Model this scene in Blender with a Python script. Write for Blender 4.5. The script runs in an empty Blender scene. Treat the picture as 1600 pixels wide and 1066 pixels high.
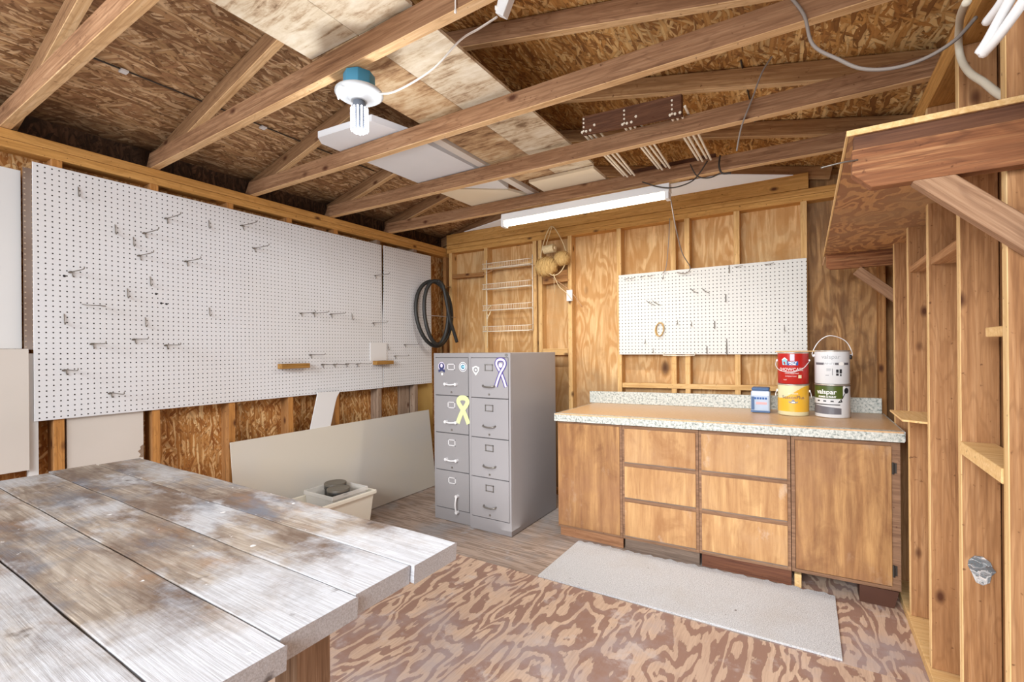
import bpy, math, random
from mathutils import Vector, Matrix
random.seed(7)
C = bpy.context.scene.collection
PI = math.pi

# ------------------------------------------------------------------ node helpers
class NT:
    def __init__(s, name):
        s.m = bpy.data.materials.new(name); s.m.use_nodes = True
        s.t = s.m.node_tree; s.n = s.t.nodes; s.l = s.t.links
        s.b = s.n['Principled BSDF']
    def node(s, typ, ins=None, **kw):
        nd = s.n.new(typ)
        for k, v in kw.items(): setattr(nd, k, v)
        for k, v in (ins or {}).items(): s.put(nd.inputs[k], v)
        return nd
    def put(s, sock, v):
        if isinstance(v, bpy.types.NodeSocket): s.l.new(v, sock)
        elif isinstance(v, bpy.types.Node): s.l.new(v.outputs[0], sock)
        else: sock.default_value = v
    def math(s, op, a, b=0.0, c=None):
        ins = {0: a, 1: b}
        if c is not None: ins[2] = c
        return s.node('ShaderNodeMath', ins, operation=op).outputs[0]
    def mix(s, f, a, b, mode='MIX'):
        nd = s.n.new('ShaderNodeMix'); nd.data_type = 'RGBA'; nd.blend_type = mode
        s.put(nd.inputs[0], f); s.put(nd.inputs[6], col(a)); s.put(nd.inputs[7], col(b))
        return nd.outputs[2]
    def ramp(s, f, stops, interp='LINEAR'):
        nd = s.n.new('ShaderNodeValToRGB'); nd.color_ramp.interpolation = interp
        e = nd.color_ramp.elements
        while len(e) < len(stops): e.new(0.5)
        for el, (p, c) in zip(e, stops):
            el.position = p; el.color = col(c) if not isinstance(c, (int, float)) else (c, c, c, 1)
        s.put(nd.inputs[0], f); return nd.outputs[0]
    def coords(s, rand=True):
        tc = s.node('ShaderNodeTexCoord').outputs['Object']
        if not rand: return tc
        oi = s.node('ShaderNodeObjectInfo').outputs['Random']
        w = s.node('ShaderNodeCombineXYZ', {0: s.math('MULTIPLY', oi, 37.0), 1: s.math('MULTIPLY', oi, 61.0), 2: s.math('MULTIPLY', oi, 23.0)})
        return s.node('ShaderNodeVectorMath', {0: tc, 1: w.outputs[0]}, operation='ADD').outputs[0]
    def map(s, v, scale=(1, 1, 1), rot=(0, 0, 0), loc=(0, 0, 0)):
        return s.node('ShaderNodeMapping', {'Vector': v, 'Scale': scale, 'Rotation': rot, 'Location': loc}).outputs[0]
    def noise(s, v, sc, det=4, rough=.5, dist=0):
        return s.node('ShaderNodeTexNoise', {'Vector': v, 'Scale': sc, 'Detail': det, 'Roughness': rough, 'Distortion': dist}).outputs['Fac']
    def bump(s, h, strength=.3, dist=.003):
        bp = s.node('ShaderNodeBump', {'Height': h, 'Strength': strength, 'Distance': dist})
        s.l.new(bp.outputs[0], s.b.inputs['Normal'])
    def out(s, color, rough=.7, spec=.3, metal=0):
        s.put(s.b.inputs['Base Color'], col(color) if not isinstance(color, bpy.types.NodeSocket) else color)
        s.put(s.b.inputs['Roughness'], rough); s.put(s.b.inputs['Specular IOR Level'], spec); s.put(s.b.inputs['Metallic'], metal)
        return s.m
def lin(v): return v / 12.92 if v <= .04045 else ((v + .055) / 1.055) ** 2.4
def col(c):
    if isinstance(c, str):
        return tuple(lin(int(c[i:i + 2], 16) / 255) for i in (0, 2, 4)) + (1,)
    return c
def perm(axis, along, c1, c2):
    return {'X': (along, c1, c2), 'Y': (c1, along, c2), 'Z': (c1, c2, along)}[axis]

def plain(name, c, rough=.6, spec=.3, metal=0, var=.0):
    k = NT(name)
    if var:
        n = k.noise(k.coords(), 4, 5)
        f = k.ramp(n, [(.3, 1 - var), (.7, 1 + var * .3)])
        return k.out(k.mix(1.0, c, f, 'MULTIPLY'), rough, spec, metal)
    return k.out(c, rough, spec, metal)
def emit(name, c, strength):
    k = NT(name); k.put(k.b.inputs['Emission Color'], col(c)); k.put(k.b.inputs['Emission Strength'], strength)
    return k.out(c, .5)

def lumber_mat(name, light, mid, dark, axis='X', stain=.5, knots=True, knotcol='4a2411', rough=.75):
    """sawn softwood: grain bands stretched along `axis`, knots, nail specks and blotchy staining"""
    k = NT(name); v = k.coords()
    big = k.noise(k.map(v, perm(axis, 1.0, 3.5, 3.5)), 1.8, 5, .62)
    vo = k.node('ShaderNodeTexVoronoi', {'Vector': k.map(v, perm(axis, 6.0, 11, 11)), 'Scale': 1.0, 'Randomness': 1.0})
    bend = k.ramp(vo.outputs['Distance'], [(.0, 1.0), (.35, 0.0)])
    warp = k.noise(k.map(v, perm(axis, .8, 6, 6)), 1.5, 3)
    g = k.noise(k.map(v, perm(axis, 1.3, 42, 42)), 1.6, 5, .65, .4)
    fine = k.noise(k.map(v, perm(axis, 5, 190, 190)), 1.6, 3, .6)
    ph = k.math('ADD', k.math('MULTIPLY', warp, 95), k.math('ADD', k.math('MULTIPLY', g, 3.5), k.math('MULTIPLY', bend, 5)))
    rings = k.math('SINE', ph)
    base = k.ramp(g, [(.28, dark), (.48, mid), (.72, light)])
    base = k.mix(k.ramp(rings, [(.3, 0.0), (1.0, .34)]), base, dark)
    base = k.mix(k.ramp(fine, [(.42, .28), (.62, 0.0)]), base, dark)
    base = k.mix(k.math('MULTIPLY', k.ramp(big, [(.40, 0.0), (.66, 1.0)]), stain), base, mid)
    base = k.mix(k.math('MULTIPLY', k.ramp(big, [(.56, 0.0), (.74, 1.0)]), stain), base, dark)
    if knots:
        cr = k.node('ShaderNodeSeparateColor', {0: vo.outputs['Color']}).outputs[0]
        rk = k.math('ADD', vo.outputs['Distance'], k.math('MULTIPLY', k.math('LESS_THAN', cr, .62), .5))
        kn = k.ramp(rk, [(.07, .95), (.13, .6), (.22, 0.0)])
        base = k.mix(kn, base, knotcol)
    sp = k.noise(v, 55, 2)
    base = k.mix(k.ramp(sp, [(.69, 0.0), (.76, .65)]), base, knotcol)
    k.bump(g, .3, .002)
    return k.out(base, rough, .25)

def ply_mat(name, light, dark, axis='Z', freq=34, sc=1.0, sharp=.35, stain=None, contrast=.8, rough=.7, along=.55, cross=3.0, knots=False, scuff=None, jag=.9, streak=None, aged=None):
    """rotary-cut plywood figure: contour lines of a stretched noise field, ragged along the grain"""
    k = NT(name); v = k.coords()
    n = k.noise(k.map(v, perm(axis, along * sc, cross * sc, cross * sc)), 1.5, 3, .5, .35)
    fine = k.noise(k.map(v, perm(axis, 5, 75, 75)), 1.6, 4, .65)
    rag = k.noise(k.map(v, perm(axis, 7, 26, 26)), 1.0, 4, .7)
    vo = k.node('ShaderNodeTexVoronoi', {'Vector': k.map(v, perm(axis, 1.7, 3.2, 3.2)), 'Scale': 1.0, 'Randomness': 1.0})
    ph = k.math('ADD', k.math('MULTIPLY', n, freq * PI), k.math('MULTIPLY', rag, 3.2 * jag))
    if knots: ph = k.math('ADD', ph, k.math('MULTIPLY', k.ramp(vo.outputs['Distance'], [(0, 1.0), (.4, 0.0)]), 16))
    w = k.math('MULTIPLY', k.math('ADD', k.math('SINE', ph), 1), .5)
    f = k.ramp(w, [(.5 - sharp * .5, 0.0), (.5 + sharp * .5, 1.0)])
    line = k.ramp(w, [(.40, 0.0), (.5, .5), (.60, 0.0)])
    base = k.mix(k.math('MULTIPLY', f, contrast), light, dark)
    if sharp < .3: base = k.mix(line, base, '5b4238')
    base = k.mix(k.ramp(fine, [(.44, 0.0), (.72, .45)]), base, dark)
    tone = k.noise(k.map(v, perm(axis, .6, 2, 2), loc=(7, 7, 7)), 1.5, 4, .6)
    base = k.mix(k.ramp(tone, [(.40, .3), (.62, 0.0)]), base, dark)
    if streak:
        sk = k.noise(k.map(v, perm(axis, 1.2, 16, 16), loc=(1, 2, 3)), 1.3, 6, .7, .5)
        base = k.mix(k.ramp(sk, [(.40, 0.0), (.66, .75)]), base, streak)
        vk = k.noise(k.map(v, perm(axis, 2.5, 4, 4), loc=(9, 2, 3)), 1.6, 5, .65, .8)
        base = k.mix(k.ramp(vk, [(.52, 0.0), (.68, .6)]), base, streak)
    if stain:
        b = k.noise(k.map(v, (1, 1, 1)), 1.9, 6, .65)
        base = k.mix(k.ramp(b, [(.48, 0.0), (.70, .75)]), base, stain)
    if aged:
        zc = k.node('ShaderNodeSeparateXYZ', {0: k.node('ShaderNodeTexCoord').outputs['Object']}).outputs[2]
        az = k.math('ADD', k.math('MULTIPLY', zc, -.8), k.math('MULTIPLY', k.noise(k.map(v, (1.2, 1.2, .8)), 1.6, 5, .65), 2.2))
        base = k.mix(k.ramp(az, [(.12, 0.0), (.62, .7)]), base, aged)
    if scuff:
        b = k.noise(k.map(v, (1.5, 1.5, .8), loc=(3, 8, 1)), 4, 6, .7)
        base = k.mix(k.ramp(b, [(.58, 0.0), (.72, .7)]), base, scuff)
    if knots:
        cr = k.node('ShaderNodeSeparateColor', {0: vo.outputs['Color']}).outputs[0]
        rk = k.math('ADD', vo.outputs['Distance'], k.math('MULTIPLY', k.math('LESS_THAN', cr, .35), .5))
        base = k.mix(k.ramp(rk, [(.04, .95), (.08, .75), (.14, 0.0)]), base, '4b2a14')
    k.bump(f, .12, .001)
    return k.out(base, rough, .25)

def osb_mat(name, tones, plane='XY', sc=1.0, stain='3b2415', stain_amt=.7, main=90, eave_shade=None):
    """oriented strand board: overlapping layers of straight flakes at different angles"""
    k = NT(name); v = k.coords(False)
    wob = k.node('ShaderNodeTexNoise', {'Vector': v, 'Scale': 9.0 * sc, 'Detail': 3.0})
    d = k.node('ShaderNodeVectorMath', {0: wob.outputs['Color'], 1: (.5, .5, .5)}, operation='SUBTRACT').outputs[0]
    d = k.node('ShaderNodeVectorMath', {0: d, 3: .035}, operation='SCALE').outputs[0]
    vv = k.node('ShaderNodeVectorMath', {0: v, 1: d}, operation='ADD').outputs[0]
    c = None; hgt = None
    for n_, (ang, s1, s2, thr) in enumerate(((8, 11, 62, 0), (-22, 12, 75, .45), (30, 13, 70, .55), (-48, 15, 80, .72), (3, 9, 95, .62))):
        r = math.radians(ang + main)
        if plane == 'XY': m0 = k.map(vv, (1, 1, 1), (0, 0, -r)); m1 = k.map(m0, (s1 * sc, s2 * sc, 6), loc=(n_ * 3.7, n_ * 1.3, n_))
        else: m0 = k.map(vv, (1, 1, 1), (-r, 0, 0)); m1 = k.map(m0, (6, s1 * sc, s2 * sc), loc=(n_, n_ * 3.7, n_ * 1.3))
        vo = k.node('ShaderNodeTexVoronoi', {'Vector': m1, 'Scale': 1.0, 'Randomness': 1.0})
        cr = k.node('ShaderNodeSeparateColor', {0: vo.outputs['Color']})
        t_ = k.ramp(cr.outputs[0], tones)
        t_ = k.mix(k.ramp(vo.outputs['Distance'], [(.42, 0.0), (.75, .35)]), t_, stain)
        if c is None: c = t_; hgt = cr.outputs[0]
        else:
            f = k.math('GREATER_THAN', cr.outputs[1], thr)
            c = k.mix(f, c, t_); hgt = k.math('ADD', hgt, k.math('MULTIPLY', f, cr.outputs[2]))
    big = k.noise(v, 1.9, 4, .6)
    c = k.mix(k.math('MULTIPLY', k.ramp(big, [(.44, 0.0), (.72, 1.0)]), stain_amt), c, stain)
    sm = k.noise(v, 55 * sc, 3)
    c = k.mix(k.ramp(sm, [(.60, 0.0), (.68, .6)]), c, stain)
    if eave_shade is not None:
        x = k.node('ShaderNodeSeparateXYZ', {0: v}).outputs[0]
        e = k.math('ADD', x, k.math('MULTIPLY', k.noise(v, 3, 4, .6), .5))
        c = k.mix(k.ramp(k.math('ADD', e, 1.0), [(.42, .93), (.75, 0.0)]), c, '20160f')  # painted shade, darkening the boards toward the eave
    k.bump(hgt, .3, .002)
    return k.out(c, .7, .25)

def peg_mat(name, ax_u, ax_v, pitch, base='e2e5ea', hole='1d1815', rad=.13):
    k = NT(name); v = k.coords(False)
    sp = k.node('ShaderNodeSeparateXYZ', {0: v})
    def fr(i): return k.math('SUBTRACT', k.math('FRACT', k.math('DIVIDE', sp.outputs[i], pitch)), .5)
    u, w = fr(ax_u), fr(ax_v)
    d = k.math('SQRT', k.math('ADD', k.math('MULTIPLY', u, u), k.math('MULTIPLY', w, w)))
    h = k.math('LESS_THAN', d, rad)
    n = k.noise(v, 1.4, 3)
    c = k.mix(k.ramp(n, [(.35, 0.0), (.7, .4)]), base, 'd3d0cc')
    k.bump(k.math('SUBTRACT', 1.0, h), .5, .002)
    return k.out(k.mix(h, c, hole), .45, .4)

def table_mat(name):
    k = NT(name); v = k.coords(); g0 = k.node('ShaderNodeTexCoord').outputs['Object']
    g = k.noise(k.map(v, (1.0, 34, 34)), 1.7, 6, .7, .5)
    fine = k.noise(k.map(v, (4, 150, 150)), 1.7, 4, .65)
    vo = k.node('ShaderNodeTexVoronoi', {'Vector': k.map(v, (1.6, 6, 6)), 'Scale': 1.0, 'Randomness': 1.0})
    warp = k.noise(k.map(v, (.6, 5, 5)), 1.3, 2)
    ph = k.math('ADD', k.math('MULTIPLY', warp, 120), k.math('ADD', k.math('MULTIPLY', g, 3), k.math('MULTIPLY', k.ramp(vo.outputs['Distance'], [(0, 1.0), (.4, 0.0)]), 9)))
    rings = k.math('SINE', ph)
    c = k.ramp(g, [(.3, '7d6f62'), (.5, 'a09384'), (.72, 'bbb2a8')])
    c = k.mix(k.ramp(rings, [(.2, 0.0), (1.0, .40)]), c, '6f6054')
    n1 = k.noise(k.map(v, (1.0, 2.6, 2.6)), 2.1, 6, .65)
    c = k.mix(k.ramp(n1, [(.45, 0.0), (.60, .85)]), c, '594334')
    n5 = k.noise(k.map(v, (1.0, 2.0, 2.6), loc=(1, 5, 3)), 2.6, 6, .65)
    c = k.mix(k.ramp(n5, [(.54, 0.0), (.68, .55)]), c, '8d6a4c')
    n2 = k.noise(k.map(v, (1, 1.8, 1), loc=(4, 9, 2)), 2.4, 7, .68)
    c = k.mix(k.ramp(n2, [(.50, 0.0), (.64, .75)]), c, '636b78')
    n3 = k.noise(k.map(v, (1, 1.8, 1), loc=(14, 3, 7)), 2.5, 7, .65)
    c = k.mix(k.ramp(n3, [(.50, 0.0), (.62, .8)]), c, 'b9bbbf')
    # paint worn onto the free end of the bench
    x = k.node('ShaderNodeSeparateXYZ', {0: g0}).outputs[0]
    e = k.math('ADD', k.math('MULTIPLY', x, 2.4), k.math('MULTIPLY', k.noise(v, 6, 7, .72), 2.2))
    c = k.mix(k.ramp(k.math('DIVIDE', e, 5.0), [(.57, 0.0), (.73, .9)]), c, 'cdd1d8')
    c = k.mix(k.ramp(fine, [(.40, .28), (.58, 0.0)]), c, '5d5148')
    sp = k.noise(v, 30, 4)
    c = k.mix(k.ramp(sp, [(.72, 0.0), (.745, .7)]), c, 'ebebec')
    sp2 = k.noise(k.map(v, (1, 1, 1), loc=(2, 2, 2)), 12, 4)
    c = k.mix(k.ramp(sp2, [(.68, 0.0), (.76, .8)]), c, '43342b')
    k.bump(k.math('ADD', g, k.math('MULTIPLY', fine, .4)), .5, .003)
    return k.out(c, .6, .3)

def granite_mat(name, tan=False):
    k = NT(name); v = k.coords(False)
    a = k.noise(v, 70, 3, .7); b = k.noise(k.map(v, (1, 1, 1), loc=(5, 5, 5)), 38, 4, .7)
    c = k.ramp(a, [(.34, '5f6863'), (.44, 'a7aca5'), (.56, 'cbccc4'), (.7, 'dbd9d0')])
    c = k.mix(k.ramp(b, [(.60, 0.0), (.68, .55)]), c, '8d9794')
    if tan:
        c = k.mix(.82, c, 'cf9d62')
    return k.out(c, .35, .5)
def carpet_mat(name):
    k = NT(name); v = k.coords(False)
    a = k.noise(v, 190, 3, .8); b = k.noise(v, 3, 4)
    c = k.ramp(a, [(.3, '9b9ea3'), (.5, 'd9dce0'), (.7, 'f4f6f8')])
    c = k.mix(k.ramp(b, [(.5, 0.0), (.75, .35)]), c, 'c4bcb2')
    sp = k.noise(k.map(v, (1, 1, 1), loc=(3, 1, 0)), 21, 3)
    c = k.mix(k.ramp(sp, [(.73, 0.0), (.76, .8)]), c, '5b5048')
    k.bump(a, .8, .006)
    return k.out(c, .95, .1)
def twine_mat(name, c1, c2):
    k = NT(name); v = k.coords(False)
    w = k.noise(k.map(v, (30, 90, 200)), 3, 3)
    k.bump(w, .8, .004)
    return k.out(k.ramp(w, [(.35, c2), (.65, c1)]), .8, .2)
def panel_mat(name, c, c2, var=.6):
    k = NT(name); n = k.noise(k.coords(), 1.6, 4)
    return k.out(k.mix(k.ramp(n, [(.4, 0.0), (.75, var)]), c, c2), .6, .25)

M = {}
M['joist'] = lumber_mat('old_joist_pine', 'bd9470', '997050', '5f3e28', 'X', .5)
M['joist_warm'] = lumber_mat('warm_joist_pine', 'c99e6e', 'a87c50', '70492c', 'X', .4)
M['rafter'] = lumber_mat('rafter_pine', 'b58e68', '926c4a', '60402a', 'X', .45)
M['lit_underside'] = lumber_mat('lit_joist_underside', 'e6c59a', 'd6ad7c', 'a67c50', 'X', .2, False)  # paler tone paints bounced light onto joist and rafter undersides
M['lit_stud_face'] = lumber_mat('lit_stud_edge', 'efcf9c', 'dfb880', 'b98f56', 'X', .2, False)  # side light put into the colour of the studs' room-side face
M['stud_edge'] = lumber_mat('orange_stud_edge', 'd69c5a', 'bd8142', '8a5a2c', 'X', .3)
M['plate'] = lumber_mat('plate_pine', 'e0ad68', 'cb9550', '9a6a34', 'X', .3)
M['stud_gold'] = lumber_mat('golden_stud_pine', 'ecc690', 'd9ad70', 'b0824c', 'X', .25)
M['stud_brown'] = lumber_mat('brown_stud_pine', 'bf8c56', 'a06e3e', '6d4526', 'X', .35)
M['stud_grey'] = lumber_mat('weathered_stud', 'b09a86', '957d69', '6c5645', 'X', .3)
M['stud_right'] = lumber_mat('right_stud_pine', 'cc9e70', 'ad7c50', '784e2f', 'X', .45)
M['rough_board'] = lumber_mat('stained_rough_board', 'c08c5e', '8c5836', '452516', 'X', 1.0)
M['brace'] = lumber_mat('grey_brace', 'b99474', '9c7658', '6c4b36', 'X', .3, False)
M['dark_board'] = lumber_mat('dark_stained_board', '7d543b', '64402b', '40261a', 'X', .4, False)
M['block'] = lumber_mat('small_block', 'b98c4c', 'a27539', '74501f', 'Y', .3)
M['pale_wood'] = lumber_mat('pale_block', 'efcf9a', 'e2bb80', 'cb9c5f', 'Y', .2, False)
M['sheath_right'] = ply_mat('right_sheathing', 'a97a4e', '835733', 'Z', 14, 1, .7, '5f3f24', .6, streak='5f3c20')
M['ply_back'] = ply_mat('back_wall_plywood', 'e6bf8a', 'b98449', 'Z', 19, 1.25, .55, 'bb9c70', .75, knots=True, along=.5, cross=3.2, jag=.5, aged='8a6b4b', streak='b07c44')
M['ply_dark'] = ply_mat('aged_plywood', 'd0a068', '8f6237', 'Z', 19, 1.1, .6, '7c5e42', .8, knots=True, along=.5, cross=3.2, jag=.5, streak='5f4028')
M['floor_ply'] = ply_mat('floor_plywood', 'd9bda4', '8f6d60', 'Y', 21, 1.15, .14, 'aca6ad', .88, .5, along=.85, cross=2.7, scuff='cdc3c1', jag=1.5)
M['floor_old'] = ply_mat('weathered_floor_plywood', 'b9a597', '857365', 'X', 20, 1.0, .4, '94999f', .8, .6, along=.5, cross=7, scuff='b7b9bd')
M['shelf_ply'] = ply_mat('shelf_plywood', 'c4925e', '8a5d40', 'Y', 22, 1.5, .25, '9c7b58', .85, along=1.1, cross=2.2, jag=.7)
M['stored_ply'] = ply_mat('stored_plywood', 'e3cba7', 'b08862', 'Z', 7, 2.0, .9, 'c2997a', .4)
def stored(name, tones):
    k = NT(name); v = k.coords()
    g = k.noise(k.map(v, (4, 24, 8)), 1.2, 6, .72, .6)
    n = k.noise(k.map(v, (2, 3, 2)), 2.0, 5, .65)
    c = k.ramp(k.math('ADD', k.math('MULTIPLY', g, .5), k.math('MULTIPLY', n, .5)), tones)
    y = k.node('ShaderNodeSeparateXYZ', {0: v}).outputs[1]
    return k.out(c, .7)
M['stored_ply'] = stored('stored_plywood_brown', [(.40, '5d4129'), (.46, '94704f'), (.52, 'b9976f'), (.60, 'd3bb97')])
M['stored_pale'] = stored('stored_plywood_pale', [(.40, '7d644a'), (.45, 'b8a082'), (.50, 'd2c2a6'), (.60, 'e2d7c2')])
M['osb_roof'] = osb_mat('roof_osb', [(.05, '85582c'), (.3, 'ab743a'), (.6, 'c79250'), (.95, 'e6be80')], 'XY', .85, '4a2c16', .5)
M['osb_roof_left'] = osb_mat('roof_osb_left', [(.05, '7d5938'), (.3, '9d7350'), (.6, 'b58d60'), (.95, 'd8b48a')], 'XY', .85, '4a2f1c', .45, eave_shade=True)
M['osb_wall'] = osb_mat('wall_osb', [(.05, '935a2a'), (.3, 'b67b3e'), (.65, 'd09a5c'), (.95, 'ecc68e')], 'YZ', 1.0, '6a4020', .25)
M['shaded_soffit'] = osb_mat('shaded_eave_osb', [(.05, '2c1f16'), (.5, '46301f'), (.95, '5d4330')], 'YZ', .9, '1d140e', .6)  # near-black tones paint the shade under the eave
M['peg_l'] = peg_mat('white_pegboard_left', 1, 2, .0272)
M['peg_b'] = peg_mat('white_pegboard_back', 0, 2, .0280, 'd2d1cb', '33271f', .15)
M['peg_brown'] = peg_mat('brown_pegboard', 1, 2, .0272, '6a5140', 'b7a38c')
M['edge'] = plain('hardboard_edge', '8f7c68', .8)
M['table'] = table_mat('weathered_bench_plank')
M['leg4'] = lumber_mat('bench_leg_wood', 'b79a80', '9b7c60', '6b4e38', 'Z', .3)
M['granite'] = granite_mat('speckled_laminate')
M['granite_tan'] = granite_mat('speckled_laminate_top', True)
M['carpet'] = carpet_mat('off_white_carpet')
M['cab_door'] = ply_mat('stained_birch_door', 'b88b58', '8f613a', 'Z', 8, 1.0, .8, '8c6244', .6, .42, along=.5, cross=3.2, scuff='a88a6f', jag=.9, streak='6f4529')
M['cab_drawer'] = ply_mat('worn_drawer_front', 'cfa46e', 'aa7b4e', 'Z', 8, 1.0, .8, 'b48d66', .5, .45, along=.6, cross=3.0, scuff='c9b39e', jag=.9, streak='8f6039')
M['cab_frame'] = lumber_mat('face_frame_wood', 'a07c60', '87644a', '5c4030', 'X', .3, False)
M['cab_dark'] = plain('cabinet_dark_wood', '4a2b1e', .6, var=.2)
M['kick_brown'] = lumber_mat('kick_brown', '7f5238', '6d4330', '4c2d20', 'X', .3, False)
M['kick_grey'] = lumber_mat('kick_grey', '8f7c6d', '7a685b', '57483e', 'X', .3, False)
M['kick_tan'] = lumber_mat('kick_tan', 'b98862', 'a17250', '7b5238', 'X', .3, False)
M['file'] = panel_mat('grey_enamel', '8d8a8b', '858182', .4); M['file'].node_tree.nodes['Principled BSDF'].inputs['Roughness'].default_value = .38
M['file2'] = panel_mat('grey_enamel_light', '979496', '8d8a8b', .4); M['file2'].node_tree.nodes['Principled BSDF'].inputs['Roughness'].default_value = .35
M['filegap'] = plain('drawer_gap', '3c3a3a', .8)
M['chrome'] = plain('chrome', 'f2f2f4', .28, .6, .25)
M['steel'] = plain('dull_steel', '8a8680', .4, .5, .8)
M['wire'] = plain('hook_wire', '777068', .45, .5, .6)
M['white'] = plain('white_paint', 'e2e2e2', .5)
M['white_wire'] = plain('white_coated_wire', 'f4ead6', .5)
M['drywall'] = panel_mat('drywall', 'd6cfc7', 'c9c1b7', .6)
M['drywall_blue'] = panel_mat('white_board', 'dfe0e0', 'cfd3d6', .6)
M['panel'] = panel_mat('painted_hardboard', 'cfc8ba', 'c5c4c1', .8)
M['foam'] = panel_mat('foam_board', 'e2e3e6', 'd2d4d8', .6)
M['cream'] = panel_mat('cream_board', 'efe2c8', 'e4d3b4', .6)
M['yellow_ply'] = ply_mat('yellow_plywood', 'caa866', 'b08d4c', 'Z', 8, 1, .9, None, .4)
M['black'] = plain('black_rubber', '252422', .5, .4)
M['black_plastic'] = plain('black_plastic', '2b2a28', .35, .5)
M['lid'] = plain('dark_lid', '5c564c', .4, .5)
M['tub'] = plain('off_white_plastic', 'e6e0d0', .35, .5)
k = NT('clear_plastic'); k.put(k.b.inputs['Alpha'], .42); M['clear'] = k.out('efece6', .15, .6)
M['cord_tan'] = plain('tan_cord', 'b58a63', .7)
M['cord_grey'] = plain('grey_cable', '8a8078', .6)
M['cord_black'] = plain('black_cord', '37302a', .6)
M['cord_white'] = plain('white_cord', 'efece6', .5)
M['conduit'] = plain('cream_conduit', 'd6cdb8', .5)
M['blue_box'] = plain('blue_box', '3f86a8', .5)
M['porcelain'] = plain('porcelain', 'b9bdc0', .25, .5)
M['led'] = emit('led', 'eef2ff', 9)
M['led_body'] = plain('led_body', '5a606a', .5)
M['tube'] = emit('fluorescent_tube', 'fff3dc', 9)
M['twine'] = twine_mat('jute_twine', 'e3c184', 'b98f50')
M['twine2'] = twine_mat('white_twine', 'f0dcb4', 'cdae7a')
M['spool'] = plain('spool_card', 'f0d8ae', .7)
M['foil'] = osb_mat('peeled_foil', [(.05, '5f666a'), (.4, '8f979b'), (.7, 'b9c0c4'), (.95, 'e8e2dc')], 'YZ', 3.0, '6a4a3a', .3)
M['txt_grey'] = plain('ink_grey', '8d8f93', .5)
M['txt_white'] = plain('ink_white', 'f6f4f0', .5)
M['txt_black'] = plain('ink_black', '26262a', .5)
M['txt_blue'] = plain('ink_blue', '2b5aa0', .5)
M['txt_navy'] = plain('ink_navy', '363a63', .5)
M['txt_teal'] = plain('ink_teal', '8bc7d8', .5)
M['purple'] = plain('ink_purple', '4b3f86', .5)
M['lilac'] = plain('ink_lilac', 'ddd3ea', .5)
M['lime'] = plain('lime_vinyl', 'd9e3a0', .5)
M['lime_d'] = plain('lime_print', 'b4c26e', .5)
M['red'] = plain('can_red', 'b51f1c', .3, .5)
M['yellow'] = plain('can_yellow', 'e8b133', .3, .5)
M['yellow_pale'] = plain('can_pale_yellow', 'e3dcb0', .3, .5)
M['can_white'] = plain('can_white', 'dfe2e5', .3, .5)
M['green'] = plain('can_green', '47561f', .3, .5)
M['can_dark'] = plain('can_charcoal', '33312f', .3, .5)
M['can_grey'] = plain('can_grey', '66646a', .3, .5)
M['tin'] = plain('tin', 'cfcac0', .3, .5, .7)
M['jar_blue'] = plain('jar_blue', '3c5b86', .4, .4)
M['jar_label'] = plain('jar_label', 'b9cbe2', .4, .4, var=.3)
M['jar_pink'] = plain('jar_pink', 'dca7a8', .4)
M['teal_thing'] = plain('teal_plastic', '3f8f86', .4)
M['hinge'] = plain('black_hinge', '3a3530', .45, .5, .5)

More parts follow.
